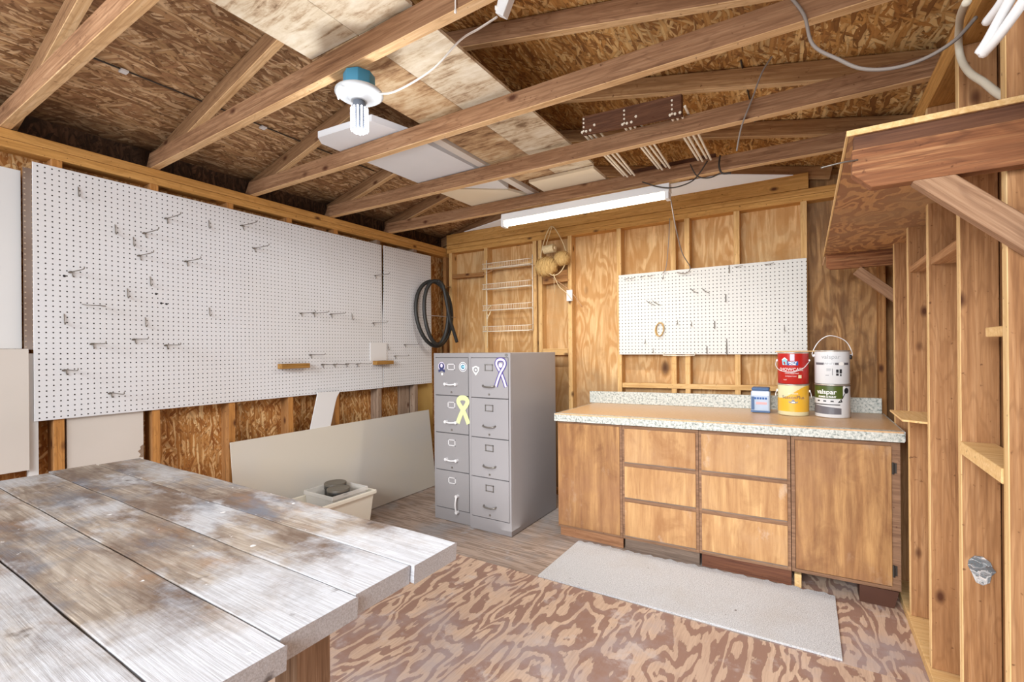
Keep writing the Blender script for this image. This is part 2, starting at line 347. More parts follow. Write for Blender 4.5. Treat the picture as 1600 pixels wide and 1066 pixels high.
# ------------------------------------------------------------------ mesh builder
ORG = {}
class MB:
    def __init__(s): s.v = []; s.f = []; s.smooth = []
    def add(s, vs, fs, sm=False):
        o = len(s.v); s.v += [Vector(p) for p in vs]; s.f += [tuple(i + o for i in f) for f in fs]; s.smooth += [sm] * len(fs); return s
    def hexa(s, p):  # 8 points, bottom 0-3 ccw then top 4-7
        return s.add(p, [(3, 2, 1, 0), (4, 5, 6, 7), (0, 1, 5, 4), (1, 2, 6, 5), (2, 3, 7, 6), (3, 0, 4, 7)])
    def box(s, x0, x1, y0, y1, z0, z1):
        return s.hexa([(x0, y0, z0), (x1, y0, z0), (x1, y1, z0), (x0, y1, z0), (x0, y0, z1), (x1, y0, z1), (x1, y1, z1), (x0, y1, z1)])
    def cyl(s, p, q, r, r2=None, n=20, sm=True):
        p, q = Vector(p), Vector(q); r2 = r if r2 is None else r2
        d = (q - p).normalized(); a = d.orthogonal().normalized(); b = d.cross(a)
        vs = [c + (a * math.cos(t) + b * math.sin(t)) * rr for c, rr in ((p, r), (q, r2)) for t in [2 * PI * i / n for i in range(n)]]
        s.add(vs, [(i, (i + 1) % n, n + (i + 1) % n, n + i) for i in range(n)], sm)
        s.add(vs[:n], [tuple(reversed(range(n)))]); s.add(vs[n:], [tuple(range(n))]); return s
    def lathe(s, c, prof, n=32, ax=(0, 0, 1)):
        c = Vector(c); ax = Vector(ax).normalized(); a = ax.orthogonal().normalized(); b = ax.cross(a)
        if abs(ax.z) > .99: a, b = Vector((1, 0, 0)), Vector((0, 1, 0)) * (1 if ax.z > 0 else -1)
        vs = [c + ax * h + (a * math.cos(t) + b * math.sin(t)) * r for r, h in prof for t in [2 * PI * i / n for i in range(n)]]
        fs = [(j * n + i, j * n + (i + 1) % n, (j + 1) * n + (i + 1) % n, (j + 1) * n + i) for j in range(len(prof) - 1) for i in range(n)]
        return s.add(vs, fs, True)
    def tube(s, pts, r, n=8, sub=6, smooth=True, closed=False):
        P = [Vector(p) for p in pts]
        if smooth and len(P) > 2:
            Q = []
            m = len(P)
            rng = range(m) if closed else range(m - 1)
            for i in rng:
                if closed: p0, p1, p2, p3 = P[i - 1], P[i], P[(i + 1) % m], P[(i + 2) % m]
                else: p0, p1, p2, p3 = P[max(i - 1, 0)], P[i], P[i + 1], P[min(i + 2, m - 1)]
                for k in range(sub):
                    t = k / sub
                    Q.append(.5 * ((2 * p1) + (p2 - p0) * t + (2 * p0 - 5 * p1 + 4 * p2 - p3) * t * t + (3 * p1 - p0 - 3 * p2 + p3) * t ** 3))
            if not closed: Q.append(P[-1])
            P = Q
        m = len(P); a = None; vs = []
        for i in range(m):
            if closed: d = P[(i + 1) % m] - P[i - 1]
            else: d = P[min(i + 1, m - 1)] - P[max(i - 1, 0)]
            d.normalize()
            a = d.orthogonal().normalized() if a is None else (a - d * a.dot(d)).normalized()
            b = d.cross(a)
            vs += [P[i] + (a * math.cos(t) + b * math.sin(t)) * r for t in [2 * PI * k / n for k in range(n)]]
        fs = []
        for j in range(m if closed else m - 1):
            jj = (j + 1) % m
            fs += [(j * n + i, j * n + (i + 1) % n, jj * n + (i + 1) % n, jj * n + i) for i in range(n)]
        if not closed: fs += [tuple(reversed(range(n))), tuple((m - 1) * n + i for i in range(n))]
        return s.add(vs, fs, True)
    def prism(s, poly, off):  # planar polygon extruded by vector
        n = len(poly); off = Vector(off); vs = [Vector(p) for p in poly] + [Vector(p) + off for p in poly]
        return s.add(vs, [tuple(reversed(range(n))), tuple(range(n, 2 * n))] + [(i, (i + 1) % n, n + (i + 1) % n, n + i) for i in range(n)])
    def fn(s, f):
        s.v = [Vector(f(p)) for p in s.v]; return s
    def build(s, name, mat, parent=None, bevel=0.0, label=None, cat=None, group=None, kind=None):
        xs = [p.x for p in s.v]; ys = [p.y for p in s.v]; zs = [p.z for p in s.v]
        org = ORG[parent] if parent is not None else Vector(((min(xs) + max(xs)) / 2, (min(ys) + max(ys)) / 2, min(zs)))
        me = bpy.data.meshes.new(name); me.from_pydata([p - org for p in s.v], [], s.f)
        me.materials.append(M[mat] if isinstance(mat, str) else mat)
        for p, sm in zip(me.polygons, s.smooth): p.use_smooth = sm
        o = bpy.data.objects.new(name, me); C.objects.link(o)
        ORG[o] = org
        if parent is not None: o.parent = parent
        else: o.location = org
        if bevel:
            b = o.modifiers.new('bevel', 'BEVEL'); b.width = bevel; b.segments = 2; b.limit_method = 'ANGLE'; b.angle_limit = .6
        tag(o, label, cat, group, kind); return o
def tag(o, label=None, cat=None, group=None, kind=None):
    for k_, v_ in (('label', label), ('category', cat), ('group', group), ('kind', kind)):
        if v_: o[k_] = v_
    return o
def thing(name, loc, label, cat, group=None):
    o = bpy.data.objects.new(name, None); C.objects.link(o); o.location = loc; o.empty_display_size = .05
    ORG[o] = Vector(loc); return tag(o, label, cat, group)
def stick(name, p, q, w, h, mat, label, cat='beam', group=None, up=(0, 0, 1), parent=None, cuts=None, bevel=.002, edge=None):
    """a length of lumber from p to q (centre line); w sideways, h along up; local X runs along the grain"""
    p, q = Vector(p), Vector(q); L = (q - p).length; x = (q - p).normalized(); z = Vector(up); z = (z - x * z.dot(x)).normalized(); y = z.cross(x)
    c0, c1 = cuts or (0, 0)
    vs = []
    for zz, e in ((-h / 2, 0), (h / 2, 1)):
        a, b = (c0 * e if c0 > 0 else -c0 * (1 - e)), (c1 * e if c1 > 0 else -c1 * (1 - e))
        vs += [(a, -w / 2, zz), (L - b, -w / 2, zz), (L - b, w / 2, zz), (a, w / 2, zz)]
    me = bpy.data.meshes.new(name)
    me.from_pydata(vs, [], [(3, 2, 1, 0), (4, 5, 6, 7), (0, 1, 5, 4), (1, 2, 6, 5), (2, 3, 7, 6), (3, 0, 4, 7)])
    me.materials.append(M[mat])
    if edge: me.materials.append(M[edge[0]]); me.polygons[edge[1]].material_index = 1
    o = bpy.data.objects.new(name, me); C.objects.link(o)
    mw = Matrix((x, y, z)).transposed().to_4x4(); mw.translation = p
    if parent is not None:
        mw = Matrix.Translation(-ORG[parent]) @ mw; o.parent = parent
    o.matrix_basis = mw
    b_ = o.modifiers.new('bevel', 'BEVEL'); b_.width = bevel; b_.segments = 1
    ORG[o] = p
    return tag(o, label, cat if parent is None else None, group)

def text_mesh(body, size, mat, name, parent, place, depth=.0008, align='CENTER', bold=0.0):
    """lettering as thin solid letters; place() maps flat (x, y, d) to the surface"""
    cu = bpy.data.curves.new('t', 'FONT'); cu.body = body; cu.size = size; cu.align_x = align; cu.align_y = 'CENTER'; cu.offset = bold; cu.resolution_u = 3
    ob = bpy.data.objects.new('t', cu); C.objects.link(ob)
    dg = bpy.context.evaluated_depsgraph_get(); dg.update()
    me0 = bpy.data.meshes.new_from_object(ob.evaluated_get(dg))
    vs = [v.co.copy() for v in me0.vertices]; fs = [tuple(p.vertices) for p in me0.polygons]
    C.objects.unlink(ob); bpy.data.objects.remove(ob); bpy.data.meshes.remove(me0); bpy.data.curves.remove(cu)
    m = MB(); m.add([place(v.x, v.y, depth) for v in vs], fs)
    return m.build(name, mat, parent)

# ------------------------------------------------------------------ room constants (metres)
XL, XR, YB = -3.30, .425, 3.95            # faces of the studs
ZR = lambda x: 2.462 - .0065 * (x + 3.3)  # underside of the joists (the shed has settled a little to the right)
RX, RZ, SL, SR = -1.65, 2.925, .245, .213
def roofz(x): return RZ - (RX - x) * SL if x < RX else RZ - (x - RX) * SR

# floor
MB().box(-3.45, .56, -.9, 2.462, -.03, 0).build('floor', 'floor_ply', kind='structure')
MB().box(-3.45, -.152, 2.465, 4.08, -.03, 0).build('floor', 'floor_old', kind='structure')
MB().box(-.15, .56, 2.465, 4.08, -.03, 0).build('floor', 'floor_ply', kind='structure')
# walls (sheathing)
MB().box(-3.42, -3.396, -.9, 4.08, 0, 2.462).build('wall_left', 'osb_wall', kind='structure')
MB().box(-3.425, -3.40, -.9, 4.08, 2.463, 2.60).build('wall_left', 'shaded_soffit', kind='structure')  # dark strip standing in for the shade above the plate
MB().box(-3.42, -.461 + .0, 4.046, 4.07, 0, 2.63).build('wall_back', 'ply_back', kind='structure')
MB().box(-.458, -.02, 4.046, 4.07, 0, 2.63).build('wall_back', 'ply_back', kind='structure')
MB().box(-.018, .56, 4.046, 4.07, 0, 2.58).build('wall_back', 'ply_dark', kind='structure')
MB().prism([(-3.42, 4.046, 2.40), (.56, 4.046, 2.40), (.56, 4.046, 2.62), (RX, 4.046, 3.06), (-3.42, 4.046, 2.62)], (0, .02, 0)).fn(lambda p: (p.x, p.y + .028, p.z)).build('wall_back', 'osb_wall', kind='structure')
MB().box(.521, .545, -.9, 4.08, 0, 2.45).build('wall_right', 'sheath_right', kind='structure')
# roof sheathing, two slopes
def slope(x0, x1):
    t = .094
    return [(x0, roofz(x0) + t), (x1, roofz(x1) + t)]
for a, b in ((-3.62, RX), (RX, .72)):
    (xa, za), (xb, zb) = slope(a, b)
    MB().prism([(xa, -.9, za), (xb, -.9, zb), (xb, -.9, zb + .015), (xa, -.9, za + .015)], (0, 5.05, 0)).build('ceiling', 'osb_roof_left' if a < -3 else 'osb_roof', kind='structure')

# top plates
for i, (z0, z1) in enumerate(((2.368, 2.412), (2.414, 2.460))):
    stick('top_plate', (-3.35, -.9, (z0 + z1) / 2), (-3.35, 4.04, (z0 + z1) / 2), .10, z1 - z0, 'plate', ('lower' if i == 0 else 'upper') + ' board of the long golden top plate on the left wall above the big pegboard', 'wood beam')
for i, (z0, z1) in enumerate(((2.333, 2.377), (2.379, 2.424))):
    stick('top_plate', (.473, -.9, (z0 + z1) / 2), (.473, 3.94, (z0 + z1) / 2), .094, z1 - z0, 'plate', ('lower' if i == 0 else 'upper') + ' board of the doubled top plate on the right wall above the shelf', 'wood beam')
stick('top_plate', (-3.29, 4.0, 2.422), (.42, 4.0, 2.422), .094, .042, 'plate', 'lower board of the back wall top plate, just over the plywood bays', 'wood beam')
stick('top_plate', (-3.29, 4.0, 2.466), (.42, 4.0, 2.466), .094, .042, 'plate', 'upper board of the back wall top plate under the gable chord', 'wood beam')
stick('gable_chord', (-3.29, 3.972, 2.546), (.025, 3.972, 2.546), .04, .112, 'plate', 'pine chord standing on edge on the back wall plate behind the fluorescent light', 'wood beam')

# joists and rafters
JY = [(.645, 'joist'), (1.27, 'joist'), (1.86, 'joist'), (2.51, 'joist'), (3.15, 'joist')]
JL = ['ceiling joist at the top left corner of the photo, nearest the camera', 'dark ceiling joist carrying the blue light bulb box', 'ceiling joist second beyond the bulb, crossing the white foam board', 'ceiling joist under the slatted wooden rack, in front of the cream boards', 'ceiling joist just in front of the fluorescent light']
JYN = ['nearest', 'bulb', 'foam', 'rack', 'light']
for (y, m), lb in zip(JY, JL):
    wy, wz = (-.06, .04) if y == 1.27 else (0, 0)   # the bulb joist is warped
    stick('ceiling_joist', (-3.385, y, ZR(-3.385) + .046), (.51, y + wy, ZR(.51) + .046 + wz), .042, .092, m, lb, 'wood beam', cuts=(.06, .06), edge=('lit_underside', 0))
RL = ['at the top left corner of the photo', 'rising beside the bulb joist', 'second row beyond the bulb', 'above the slatted rack', 'above the fluorescent light', 'at the back gable']
for i, y in enumerate([.687, 1.312, 1.902, 2.552, 3.192, 4.015]):
    if i == 5: h = .088
    stick('rafter', (-3.50, y, roofz(-3.50) + .045), (RX, y, RZ + .045), .04, .088, 'rafter', 'left sloping roof rafter ' + RL[i], 'wood beam', edge=('lit_underside', 0))
    stick('rafter', (RX + .022, y, RZ + .04), (.56 if i < 5 else .16, y, roofz(.56 if i < 5 else .16) + .045), .04, .088, 'joist' if i < 3 else 'joist_warm', 'right sloping roof rafter ' + RL[i], 'wood beam', edge=('lit_underside', 0))

# left wall studs
LL = ['left of the lower white drywall piece', 'right of the small drywall piece, third bay', 'behind the left end of the leaning white panel', 'left of the white trim shard', 'right of the white trim shard', 'weathered grey, by the right seam of the big pegboard', 'weathered grey, next to the yellow plywood strip', 'at the far left edge of the photo']
for i, y in enumerate([.83, 1.262, 1.70, 2.13, 2.545, 3.005, 3.48]):
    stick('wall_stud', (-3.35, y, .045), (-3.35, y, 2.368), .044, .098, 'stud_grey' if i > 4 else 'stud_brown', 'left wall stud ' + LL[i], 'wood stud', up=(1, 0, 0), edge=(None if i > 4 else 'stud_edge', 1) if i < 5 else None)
stick('wall_stud', (-3.35, .35, .045), (-3.35, .35, 2.368), .044, .098, 'stud_brown', 'left wall stud ' + LL[7], 'wood stud', up=(1, 0, 0))
stick('wall_stud', (-3.375, 2.44, .045), (-3.375, 2.44, 2.368), .11, .04, 'stud_brown', 'wide brown board flat against the left wall behind the white trim shard', 'wood stud', up=(1, 0, 0))
stick('wall_stud', (-3.379, 3.38, .045), (-3.379, 3.38, 2.368), .13, .032, 'stud_grey', 'wide grey board flat against the left wall beside the yellow strip', 'wood stud', up=(1, 0, 0))
stick('bottom_plate', (-3.35, -.9, .022), (-3.35, 4.04, .022), .098, .044, 'stud_brown', 'bottom plate of the left wall behind the leaning white panel', 'wood beam')
MB().box(-3.392, -3.372, 3.53, 3.80, .05, 2.36).build('plywood_strip', 'yellow_ply', label='yellowish plywood strip in the corner beside the grey filing cabinets', cat='board')
# left wall blocking darker above peg

# back wall studs
BX = [(-3.325, 'brown', 'first corner stud at the left end of the back wall'), (-3.24, 'gold', 'second corner stud behind the black hose'), (-2.775, 'gold', 'back stud at the left edge of the white wire rack'), (-2.205, 'gold', 'back stud along the right edge of the white wire rack'), (-2.145, 'gold', 'back stud just left of the twine balls'), (-1.835, 'gold', 'back stud just right of the twine balls'), (-1.369, 'gold', 'back stud at the left edge of the small pegboard'), (-.912, 'gold', 'back stud left of the pair above the small pegboard'), (-.804, 'gold', 'back stud right of the pair above the small pegboard'), (-.441, 'gold', 'back stud behind the middle of the small pegboard, right bay'), (-.006, 'gold', 'back stud at the right edge of the small pegboard'), (.433, 'brown', 'back corner stud behind the paint cans, right end')]
for x, m, lb in BX:
    stick('wall_stud', (x, 4.0, .045), (x, 4.0, 2.401), .040, .094, 'stud_' + m, lb, 'wood stud', up=(0, 1, 0))
stick('bottom_plate', (-3.29, 4.0, .022), (.42, 4.0, .022), .094, .044, 'stud_brown', 'bottom plate of the back wall behind the cabinets', 'wood beam')
stick('wall_blocking', (-3.215, 3.972, 2.148), (-2.80, 3.972, 2.138), .045, .042, 'stud_brown', 'dark horizontal block on the back wall left of the wire rack', 'wood block')
stick('wall_blocking', (-2.752, 3.975, 2.195), (-2.228, 3.975, 2.19), .045, .045, 'stud_gold', 'horizontal block on the back wall behind the wire rack', 'wood block')
stick('wall_blocking', (-2.12, 3.975, 2.03), (-1.858, 3.975, 2.04), .05, .11, 'stud_brown', 'horizontal block between studs behind the twine balls', 'wood block')
stick('wall_blocking', (-2.12, 3.975, 1.335), (-1.858, 3.975, 1.335), .05, .06, 'stud_gold', 'short block between studs beside the top of the filing cabinets', 'wood block')
stick('wall_blocking', (-1.345, 3.985, 1.045), (-.03, 3.985, 1.06), .07, .04, 'stud_gold', 'horizontal ledge on the back wall above the countertop splash', 'wood block')

# right wall studs
RLb = ['nearest the countertop end', 'second from the countertop end', 'third, where the thin ledge board ends', 'fourth, carrying the peeled foil patch', 'fifth, at the right edge of the photo, in front', 'outside the photo beside the camera', 'outside the photo behind the camera']
for i, y in enumerate([3.42, 2.995, 2.548, 2.087, 1.664, 1.22, .77]):
    stick('wall_stud', (.472, y, .045), (.472, y, 2.332), .036, .092, 'stud_right', 'right wall stud ' + RLb[i], 'wood stud', up=(1, 0, 0), edge=('lit_stud_face', 0))
stick('bottom_plate', (.467, -.9, .022), (.467, 3.94, .022), .10, .044, 'pale_wood', 'pale bottom plate of the right wall along the floor', 'wood beam')
for (y0, y1, z, x0, t, lb) in ((2.57, 2.975, 1.735, .44, .03, 'upper'), (2.11, 2.525, 1.705, .44, .03, 'lower')):
    stick('wall_blocking', (.475, y0, z), (.475, y1, z), .082, t, 'stud_right', '%s of two short blocks between right wall studs under the plywood shelf' % lb, 'wood block')
stick('wall_blocking', (.49, 1.685, 1.40), (.49, 1.96, 1.40), .06, .028, 'pale_wood', 'short pale block between the right studs at mid height', 'wood block')
stick('wall_blocking', (.465, 1.684, 1.025), (.465, 2.067, 1.03), .085, .04, 'pale_wood', 'pale block shelf between the right studs above the foil patch', 'wood block')
MB().prism([(.352, 2.62, 1.035), (.43, 2.57, 1.035), (.50, 2.57, 1.035), (.50, 2.97, 1.035), (.43, 2.97, 1.035), (.355, 3.0, 1.035)], (0, 0, .008)).build('ledge_board', 'pale_wood', label='thin pale plywood ledge board stuck between right wall studs beside the countertop', cat='shelf')
m = MB()
pp = [(.441, .668), (.455, .685), (.475, .686), (.492, .672), (.497, .655), (.505, .645), (.494, .63), (.49, .607), (.474, .595), (.458, .601), (.448, .63), (.439, .65)]
m.prism([(x, 2.068, z) for x, z in pp], (0, -.004, 0)).build('foil_patch', 'foil', label='crumpled silver foil patch on the broad face of a right wall stud', cat='patch')

# high shelf on the right wall
sh = thing('wall_shelf', (.30, 2.6, 1.94), 'high plywood shelf on rough board supports along the right wall', 'shelf')
MB().prism([(.105, 1.60, 1.94), (.52, 1.60, 1.94), (.52, 3.64, 1.94), (.105, 3.64, 1.94)], (0, 0, .014)).build('shelf_board', 'shelf_ply', sh)
m = MB(); m.box(.1, .106, 1.6, 3.64, 1.94, 1.955)
m.build('board_edge', 'pale_wood', sh)
m = MB(); m.box(.1, .52, 1.594, 1.6, 1.94, 1.955); m.build('board_edge', 'pale_wood', sh)
MB().prism([(.112, 1.60, 1.902), (.112, 1.60, 1.835), (.155, 1.60, 1.792), (.52, 1.60, 1.792), (.52, 1.60, 1.902)], (0, .042, 0)).fn(lambda p: (p.x, p.y, p.z + .0)).build('support_board', 'rough_board', sh, .003)
MB().prism([(.117, 1.605, 1.94), (.117, 1.605, 1.902), (.52, 1.605, 1.902), (.52, 1.605, 1.94)], (0, .036, 0)).build('support_board', 'dark_board', sh)
MB().prism([(.113, 3.56, 1.94), (.113, 3.56, 1.865), (.135, 3.56, 1.845), (.42, 3.56, 1.845), (.52, 3.56, 1.845), (.52, 3.56, 1.94)], (0, .042, 0)).build('support_board', 'rough_board', sh, .003)
stick('brace', (.262, 1.622, 1.812), (.50, 1.622, 1.575), .04, .062, 'brace', None, parent=sh, up=(1, 0, 1))
stick('brace', (.27, 3.585, 1.83), (.49, 3.585, 1.62), .04, .055, 'brace', None, parent=sh, up=(1, 0, 1))
MB().tube([(.04, 1.58, 1.862), (.09, 1.585, 1.868), (.125, 1.60, 1.872)], .0022, 6).build('bent_nail', 'steel', label='long bent nail sticking out of the near end of the high shelf', cat='nail')

# ------------------------------------------------------------------ pegboards & wall boards
m = MB(); m.box(-3.296, -3.29, .735, 3.030, 1.018, 2.326)
m.build('pegboard', 'peg_l', label='large white pegboard covering most of the left wall', cat='pegboard', bevel=.001)
MB().prism([(-3.296, 3.04, 1.022), (-3.296, 3.698, 1.022), (-3.296, 3.698, 2.334), (-3.296, 3.058, 2.328), (-3.296, 3.052, 1.9), (-3.296, 3.036, 1.6)], (.006, 0, 0)).build('pegboard', 'peg_l', label='narrower white pegboard filling the left wall corner behind the black hose', cat='pegboard')
MB().box(-3.299, -3.2972, .702, .85, 1.38, 2.29).build('pegboard', 'peg_brown', label='brown hardboard pegboard strip showing behind the left edge of the big white pegboard', cat='pegboard')
MB().box(-1.365, .010, 3.935, 3.941, 1.309, 1.992).fn(lambda p: (p.x, p.y, p.z)).build('pegboard', 'peg_b', label='small white pegboard on the back wall above the countertop', cat='pegboard', bevel=.001)
MB().box(-3.36, -3.325, .10, .70, 1.385, 2.275).build('wallboard', 'drywall_blue', label='upper white board at the far left edge above the thicker white board', cat='board')
MB().box(-3.325, -3.285, .10, .715, .78, 1.383).build('wallboard', 'drywall', label='lower cream white board at the far left, left of the big pegboard', cat='board')
MB().box(-3.34, -3.302, .717, .752, .70, 1.36).build('wallboard', 'drywall_blue', label='narrow whitish board edge behind the lower cream board', cat='board')
MB().box(-3.345, -3.31, .862, 1.20, .45, 1.60).build('wallboard', 'drywall', label='white drywall piece between studs below the big pegboard, its corner chipped', cat='board')
# white trim shard
MB().prism([(-3.26, 2.33, 1.035), (-3.26, 2.50, 1.03), (-3.26, 2.535, 1.028), (-3.26, 2.505, .985), (-3.26, 2.49, .94), (-3.26, 2.40, .60), (-3.26, 2.22, .60)], (.008, 0, 0)).build('trim_shard', 'white', label='tapering white broken board standing behind the leaning white panel', cat='board')
# low leaning panel
a = math.radians(7)
MB().prism([(-3.165, 1.66, .004), (-3.165, 3.60, .004), (-3.255, 3.60, .756), (-3.255, 1.66, .756)], (.008, 0, .001)).build('leaning_panel', 'panel', label='long cream painted panel leaning against the lower left wall', cat='panel')
MB().box(-3.289, -3.283, 2.885, 3.075, 1.27, 1.432).build('paper_sheet', 'white', label='plain white sheet standing on the right small wooden block of the pegboard', cat='sheet')
MB().box(-3.289, -3.235, 2.02, 2.25, 1.232, 1.268).build('wooden_block', 'block', label='left small wooden block screwed low on the big pegboard', cat='wood block', bevel=.002)
MB().box(-3.289, -3.235, 2.915, 3.118, 1.234, 1.268).build('wooden_block', 'block', label='right small wooden block under the plain white sheet on the pegboard', cat='wood block', bevel=.002)

pb_ = [o_ for o_ in C.objects if o_.name == 'pegboard'][0]
for hy, hz in ((1.262, 1.710), (1.288, 1.656), (1.315, 1.654), (.852, 1.765)):
    MB().cyl((-3.2898, hy, hz), (-3.2892, hy, hz), .0065, n=14).build('enlarged_hole', 'txt_black', pb_)
wb_ = [o_ for o_ in C.objects if o_.name == 'wallboard.003'][0]
MB().prism([(-3.3095, 1.198, .82), (-3.3095, 1.183, .81), (-3.3095, 1.186, .795), (-3.3095, 1.172, .785), (-3.3095, 1.185, .765), (-3.3095, 1.178, .75), (-3.3095, 1.198, .745)], (.0012, 0, 0)).build('chipped_corner', 'stud_grey', wb_)

# ------------------------------------------------------------------ peg hooks
def hook_left(y, z, kind, label, group=None):
    m = MB(); x = -3.289
    if kind == 'J':
        m.tube([(x, y, z + .022), (x + .004, y, z), (x + .006, y, z - .022), (x + .016, y, z - .034), (x + .03, y, z - .022)], .0024, 6)
    elif kind == 'arm':
        m.tube([(x, y - .012, z), (x + .006, y - .01, z + .004), (x + .02, y, z + .004), (x + .16, y, z + .002), (x + .175, y, z + .014)], .0027, 6)
        m.tube([(x + .002, y, z + .004), (x + .004, y, z - .012), (x + .003, y + .004, z - .024)], .0027, 6)
        m.cyl((x, y - .012, z), (x + .006, y - .012, z), .005, n=8)
    elif kind == 'loop':
        m.tube([(x, y - .035, z + .01), (x + .05, y - .035, z + .004), (x + .10, y - .03, z), (x + .10, y + .03, z), (x + .05, y + .035, z + .004), (x, y + .035, z + .01)], .0024, 6)
    return m.build('peg_hook', 'wire', label=label, cat='hook', group=group)
HL = [(.91, 2.226, 'J', 'small J hook near the top left corner of the large pegboard'),
 (1.067, 2.059, 'J', 'small J hook in the upper left part of the pegboard, left of two long hooks'),
 (1.151, 2.006, 'J', 'small J hook just below and right of the upper left one, above a long hook'),
 (1.232, 1.787, 'J', 'small J hook left of the two enlarged black holes on the pegboard'),
 (1.121, 1.705, 'J', 'small J hook centred in the left third of the pegboard, below a long hook'),
 (.849, 1.544, 'J', 'leftmost small J hook, half way down the left edge of the pegboard'),
 (1.206, 1.544, 'J', 'small J hook straight above the middle one of three long hooks'),
 (1.557, 2.196, 'J', 'small J hook high on the pegboard near the third wall bay'),
 (1.556, 1.627, 'J', 'small J hook standing alone right of the enlarged black holes'),
 (.883, 1.787, 'arm', 'long hook in the upper left, leftmost long hook above mid height'),
 (1.21, 2.059, 'arm', 'long hook in the upper left, directly right of a small J hook'),
 (1.322, 2.171, 'arm', 'topmost long hook of the left half of the pegboard'),
 (1.184, 1.923, 'arm', 'long hook under the second small J hook, left half of the pegboard'),
 (1.428, 1.927, 'arm', 'long hook right of the enlarged black holes and higher than them'),
 (.968, 1.408, 'arm', 'left one of three long hooks in a rising row, lower left pegboard'),
 (1.156, 1.435, 'arm', 'middle one of three long hooks in a row, lower left pegboard'),
 (1.316, 1.402, 'arm', 'right one of three long hooks in a row, lower left pegboard'),
 (.855, 1.27, 'arm', 'long hook in the bottom left corner region of the large pegboard'),
 (1.044, 1.134, 'arm', 'lowest long hook on the large pegboard, near its bottom edge'),
 (.959, 1.612, 'loop', 'rectangular double wire hook on the left side of the pegboard'),
 (1.777, 2.228, 'arm', 'higher of two long hooks near the top middle of the pegboard'),
 (1.858, 2.086, 'arm', 'lower of two long hooks near the top middle of the pegboard'),
 (2.216, 1.65, 'arm', 'leftmost of three long hooks in a level line at mid height'),
 (2.327, 1.657, 'arm', 'middle of three long hooks in a level line at mid height'),
 (2.486, 1.659, 'arm', 'rightmost of three long hooks in a level line at mid height'),
 (2.691, 1.657, 'J', 'small J hook at the right end of the level line of long hooks'),
 (2.93, 1.607, 'arm', 'long hook crossing the pegboard seam above the white sheet'),
 (2.957, 2.036, 'arm', 'long hook high up beside the dark pegboard seam'),
 (2.295, 1.33, 'arm', 'long hook just above and right of the left wooden block'),
 (2.401, 1.251, 'arm', 'first of four long hooks in a row between the wooden blocks'),
 (2.513, 1.248, 'arm', 'second of four long hooks in a row between the wooden blocks'),
 (2.632, 1.249, 'arm', 'third of four long hooks in a row between the wooden blocks'),
 (2.745, 1.246, 'arm', 'fourth of four long hooks in a row between the wooden blocks'),
 (3.318, 1.414, 'arm', 'long hook on the corner pegboard below the black hose'),
 (3.188, 1.307, 'arm', 'long hook right of the right wooden block on the corner pegboard'),
 (3.095, 1.398, 'J', 'small J hook at the right edge of the plain white sheet')]
for y, z, kd, lb in HL: hook_left(y, z, kd, lb, 'peg hooks on the left wall pegboards')
def hook_back(x, z, kind, label):
    m = MB(); y = 3.934
    if kind == 'J': m.tube([(x, y, z + .02), (x, y - .004, z), (x + .002, y - .02, z - .018), (x + .002, y - .04, z - .01)], .0021, 6)
    elif kind == 'two':
        m.tube([(x - .02, y, z + .02), (x - .015, y - .06, z + .01), (x - .012, y - .12, z + .018)], .0023, 6)
        m.tube([(x + .02, y, z - .012), (x - .01, y - .06, z + .005), (x - .012, y - .12, z + .018)], .0023, 6)
    elif kind == 'spike':
        m.cyl((x, y - .004, z + .04), (x, y - .006, z - .085), .0025, .0055, 8)
    elif kind == 'pin': m.cyl((x, y - .003, z + .02), (x, y - .01, z - .04), .0035, n=8)
    elif kind == 'flat': m.tube([(x - .03, y, z), (x - .01, y - .03, z - .006), (x + .03, y - .04, z)], .0022, 6)
    return m.build('peg_hook', 'wire', label=label, cat='hook', group='peg hooks on the small back pegboard')
HB = [(-1.08, 1.73, 'two', 'left of two close hooks above the coil on the small pegboard'), (-1.03, 1.726, 'two', 'right of two close hooks above the coil on the small pegboard'),
 (-.738, 1.804, 'two', 'left V shaped hook in the upper middle of the small pegboard'), (-.655, 1.799, 'two', 'right V shaped hook in the upper middle of the small pegboard'),
 (-.518, 1.749, 'pin', 'short upright pin right of the two V shaped hooks'), (-.492, 1.97, 'pin', 'short upright pin at the top edge of the small pegboard'),
 (-.877, 1.568, 'J', 'small hook right of the coil on the small pegboard'), (-.769, 1.55, 'J', 'small hook left of centre on the small pegboard, middle row'),
 (-.599, 1.548, 'pin', 'short pin at the centre of the small pegboard'), (-.514, 1.39, 'spike', 'long dark spike at the bottom middle of the small pegboard'),
 (-.656, 1.354, 'pin', 'short pin left of the dark spike at the bottom of the small pegboard'), (-1.139, 1.418, 'J', 'small hook low left below the coil'),
 (-1.073, 1.341, 'J', 'small hook at the bottom edge below the coil'), (-.13, 1.493, 'J', 'lone small hook near the right edge of the small pegboard'),
 (-1.288, 1.955, 'flat', 'leftmost of the flat hooks along the top left edge of the small pegboard'), (-1.235, 1.956, 'flat', 'second from left of the flat hooks along the top left edge'),
 (-1.15, 1.962, 'flat', 'third from left of the flat hooks along the top left edge'), (-1.085, 1.962, 'flat', 'fourth from left of the flat hooks along the top edge'),
 (-.987, 1.942, 'J', 'small hook where the brown cord meets the small pegboard'), (-.425, 1.975, 'flat', 'flat hook on the top edge right of the middle'), (-.222, 1.972, 'flat', 'rightmost flat hook on the top edge of the small pegboard')]
for a_ in HB: hook_back(*a_)
m = MB(); m.tube([(-.985, 3.93, 1.325), (-.985, 3.90, 1.303), (-.86, 3.90, 1.300), (-.742, 3.90, 1.302), (-.742, 3.93, 1.325)], .003, 6, smooth=False)
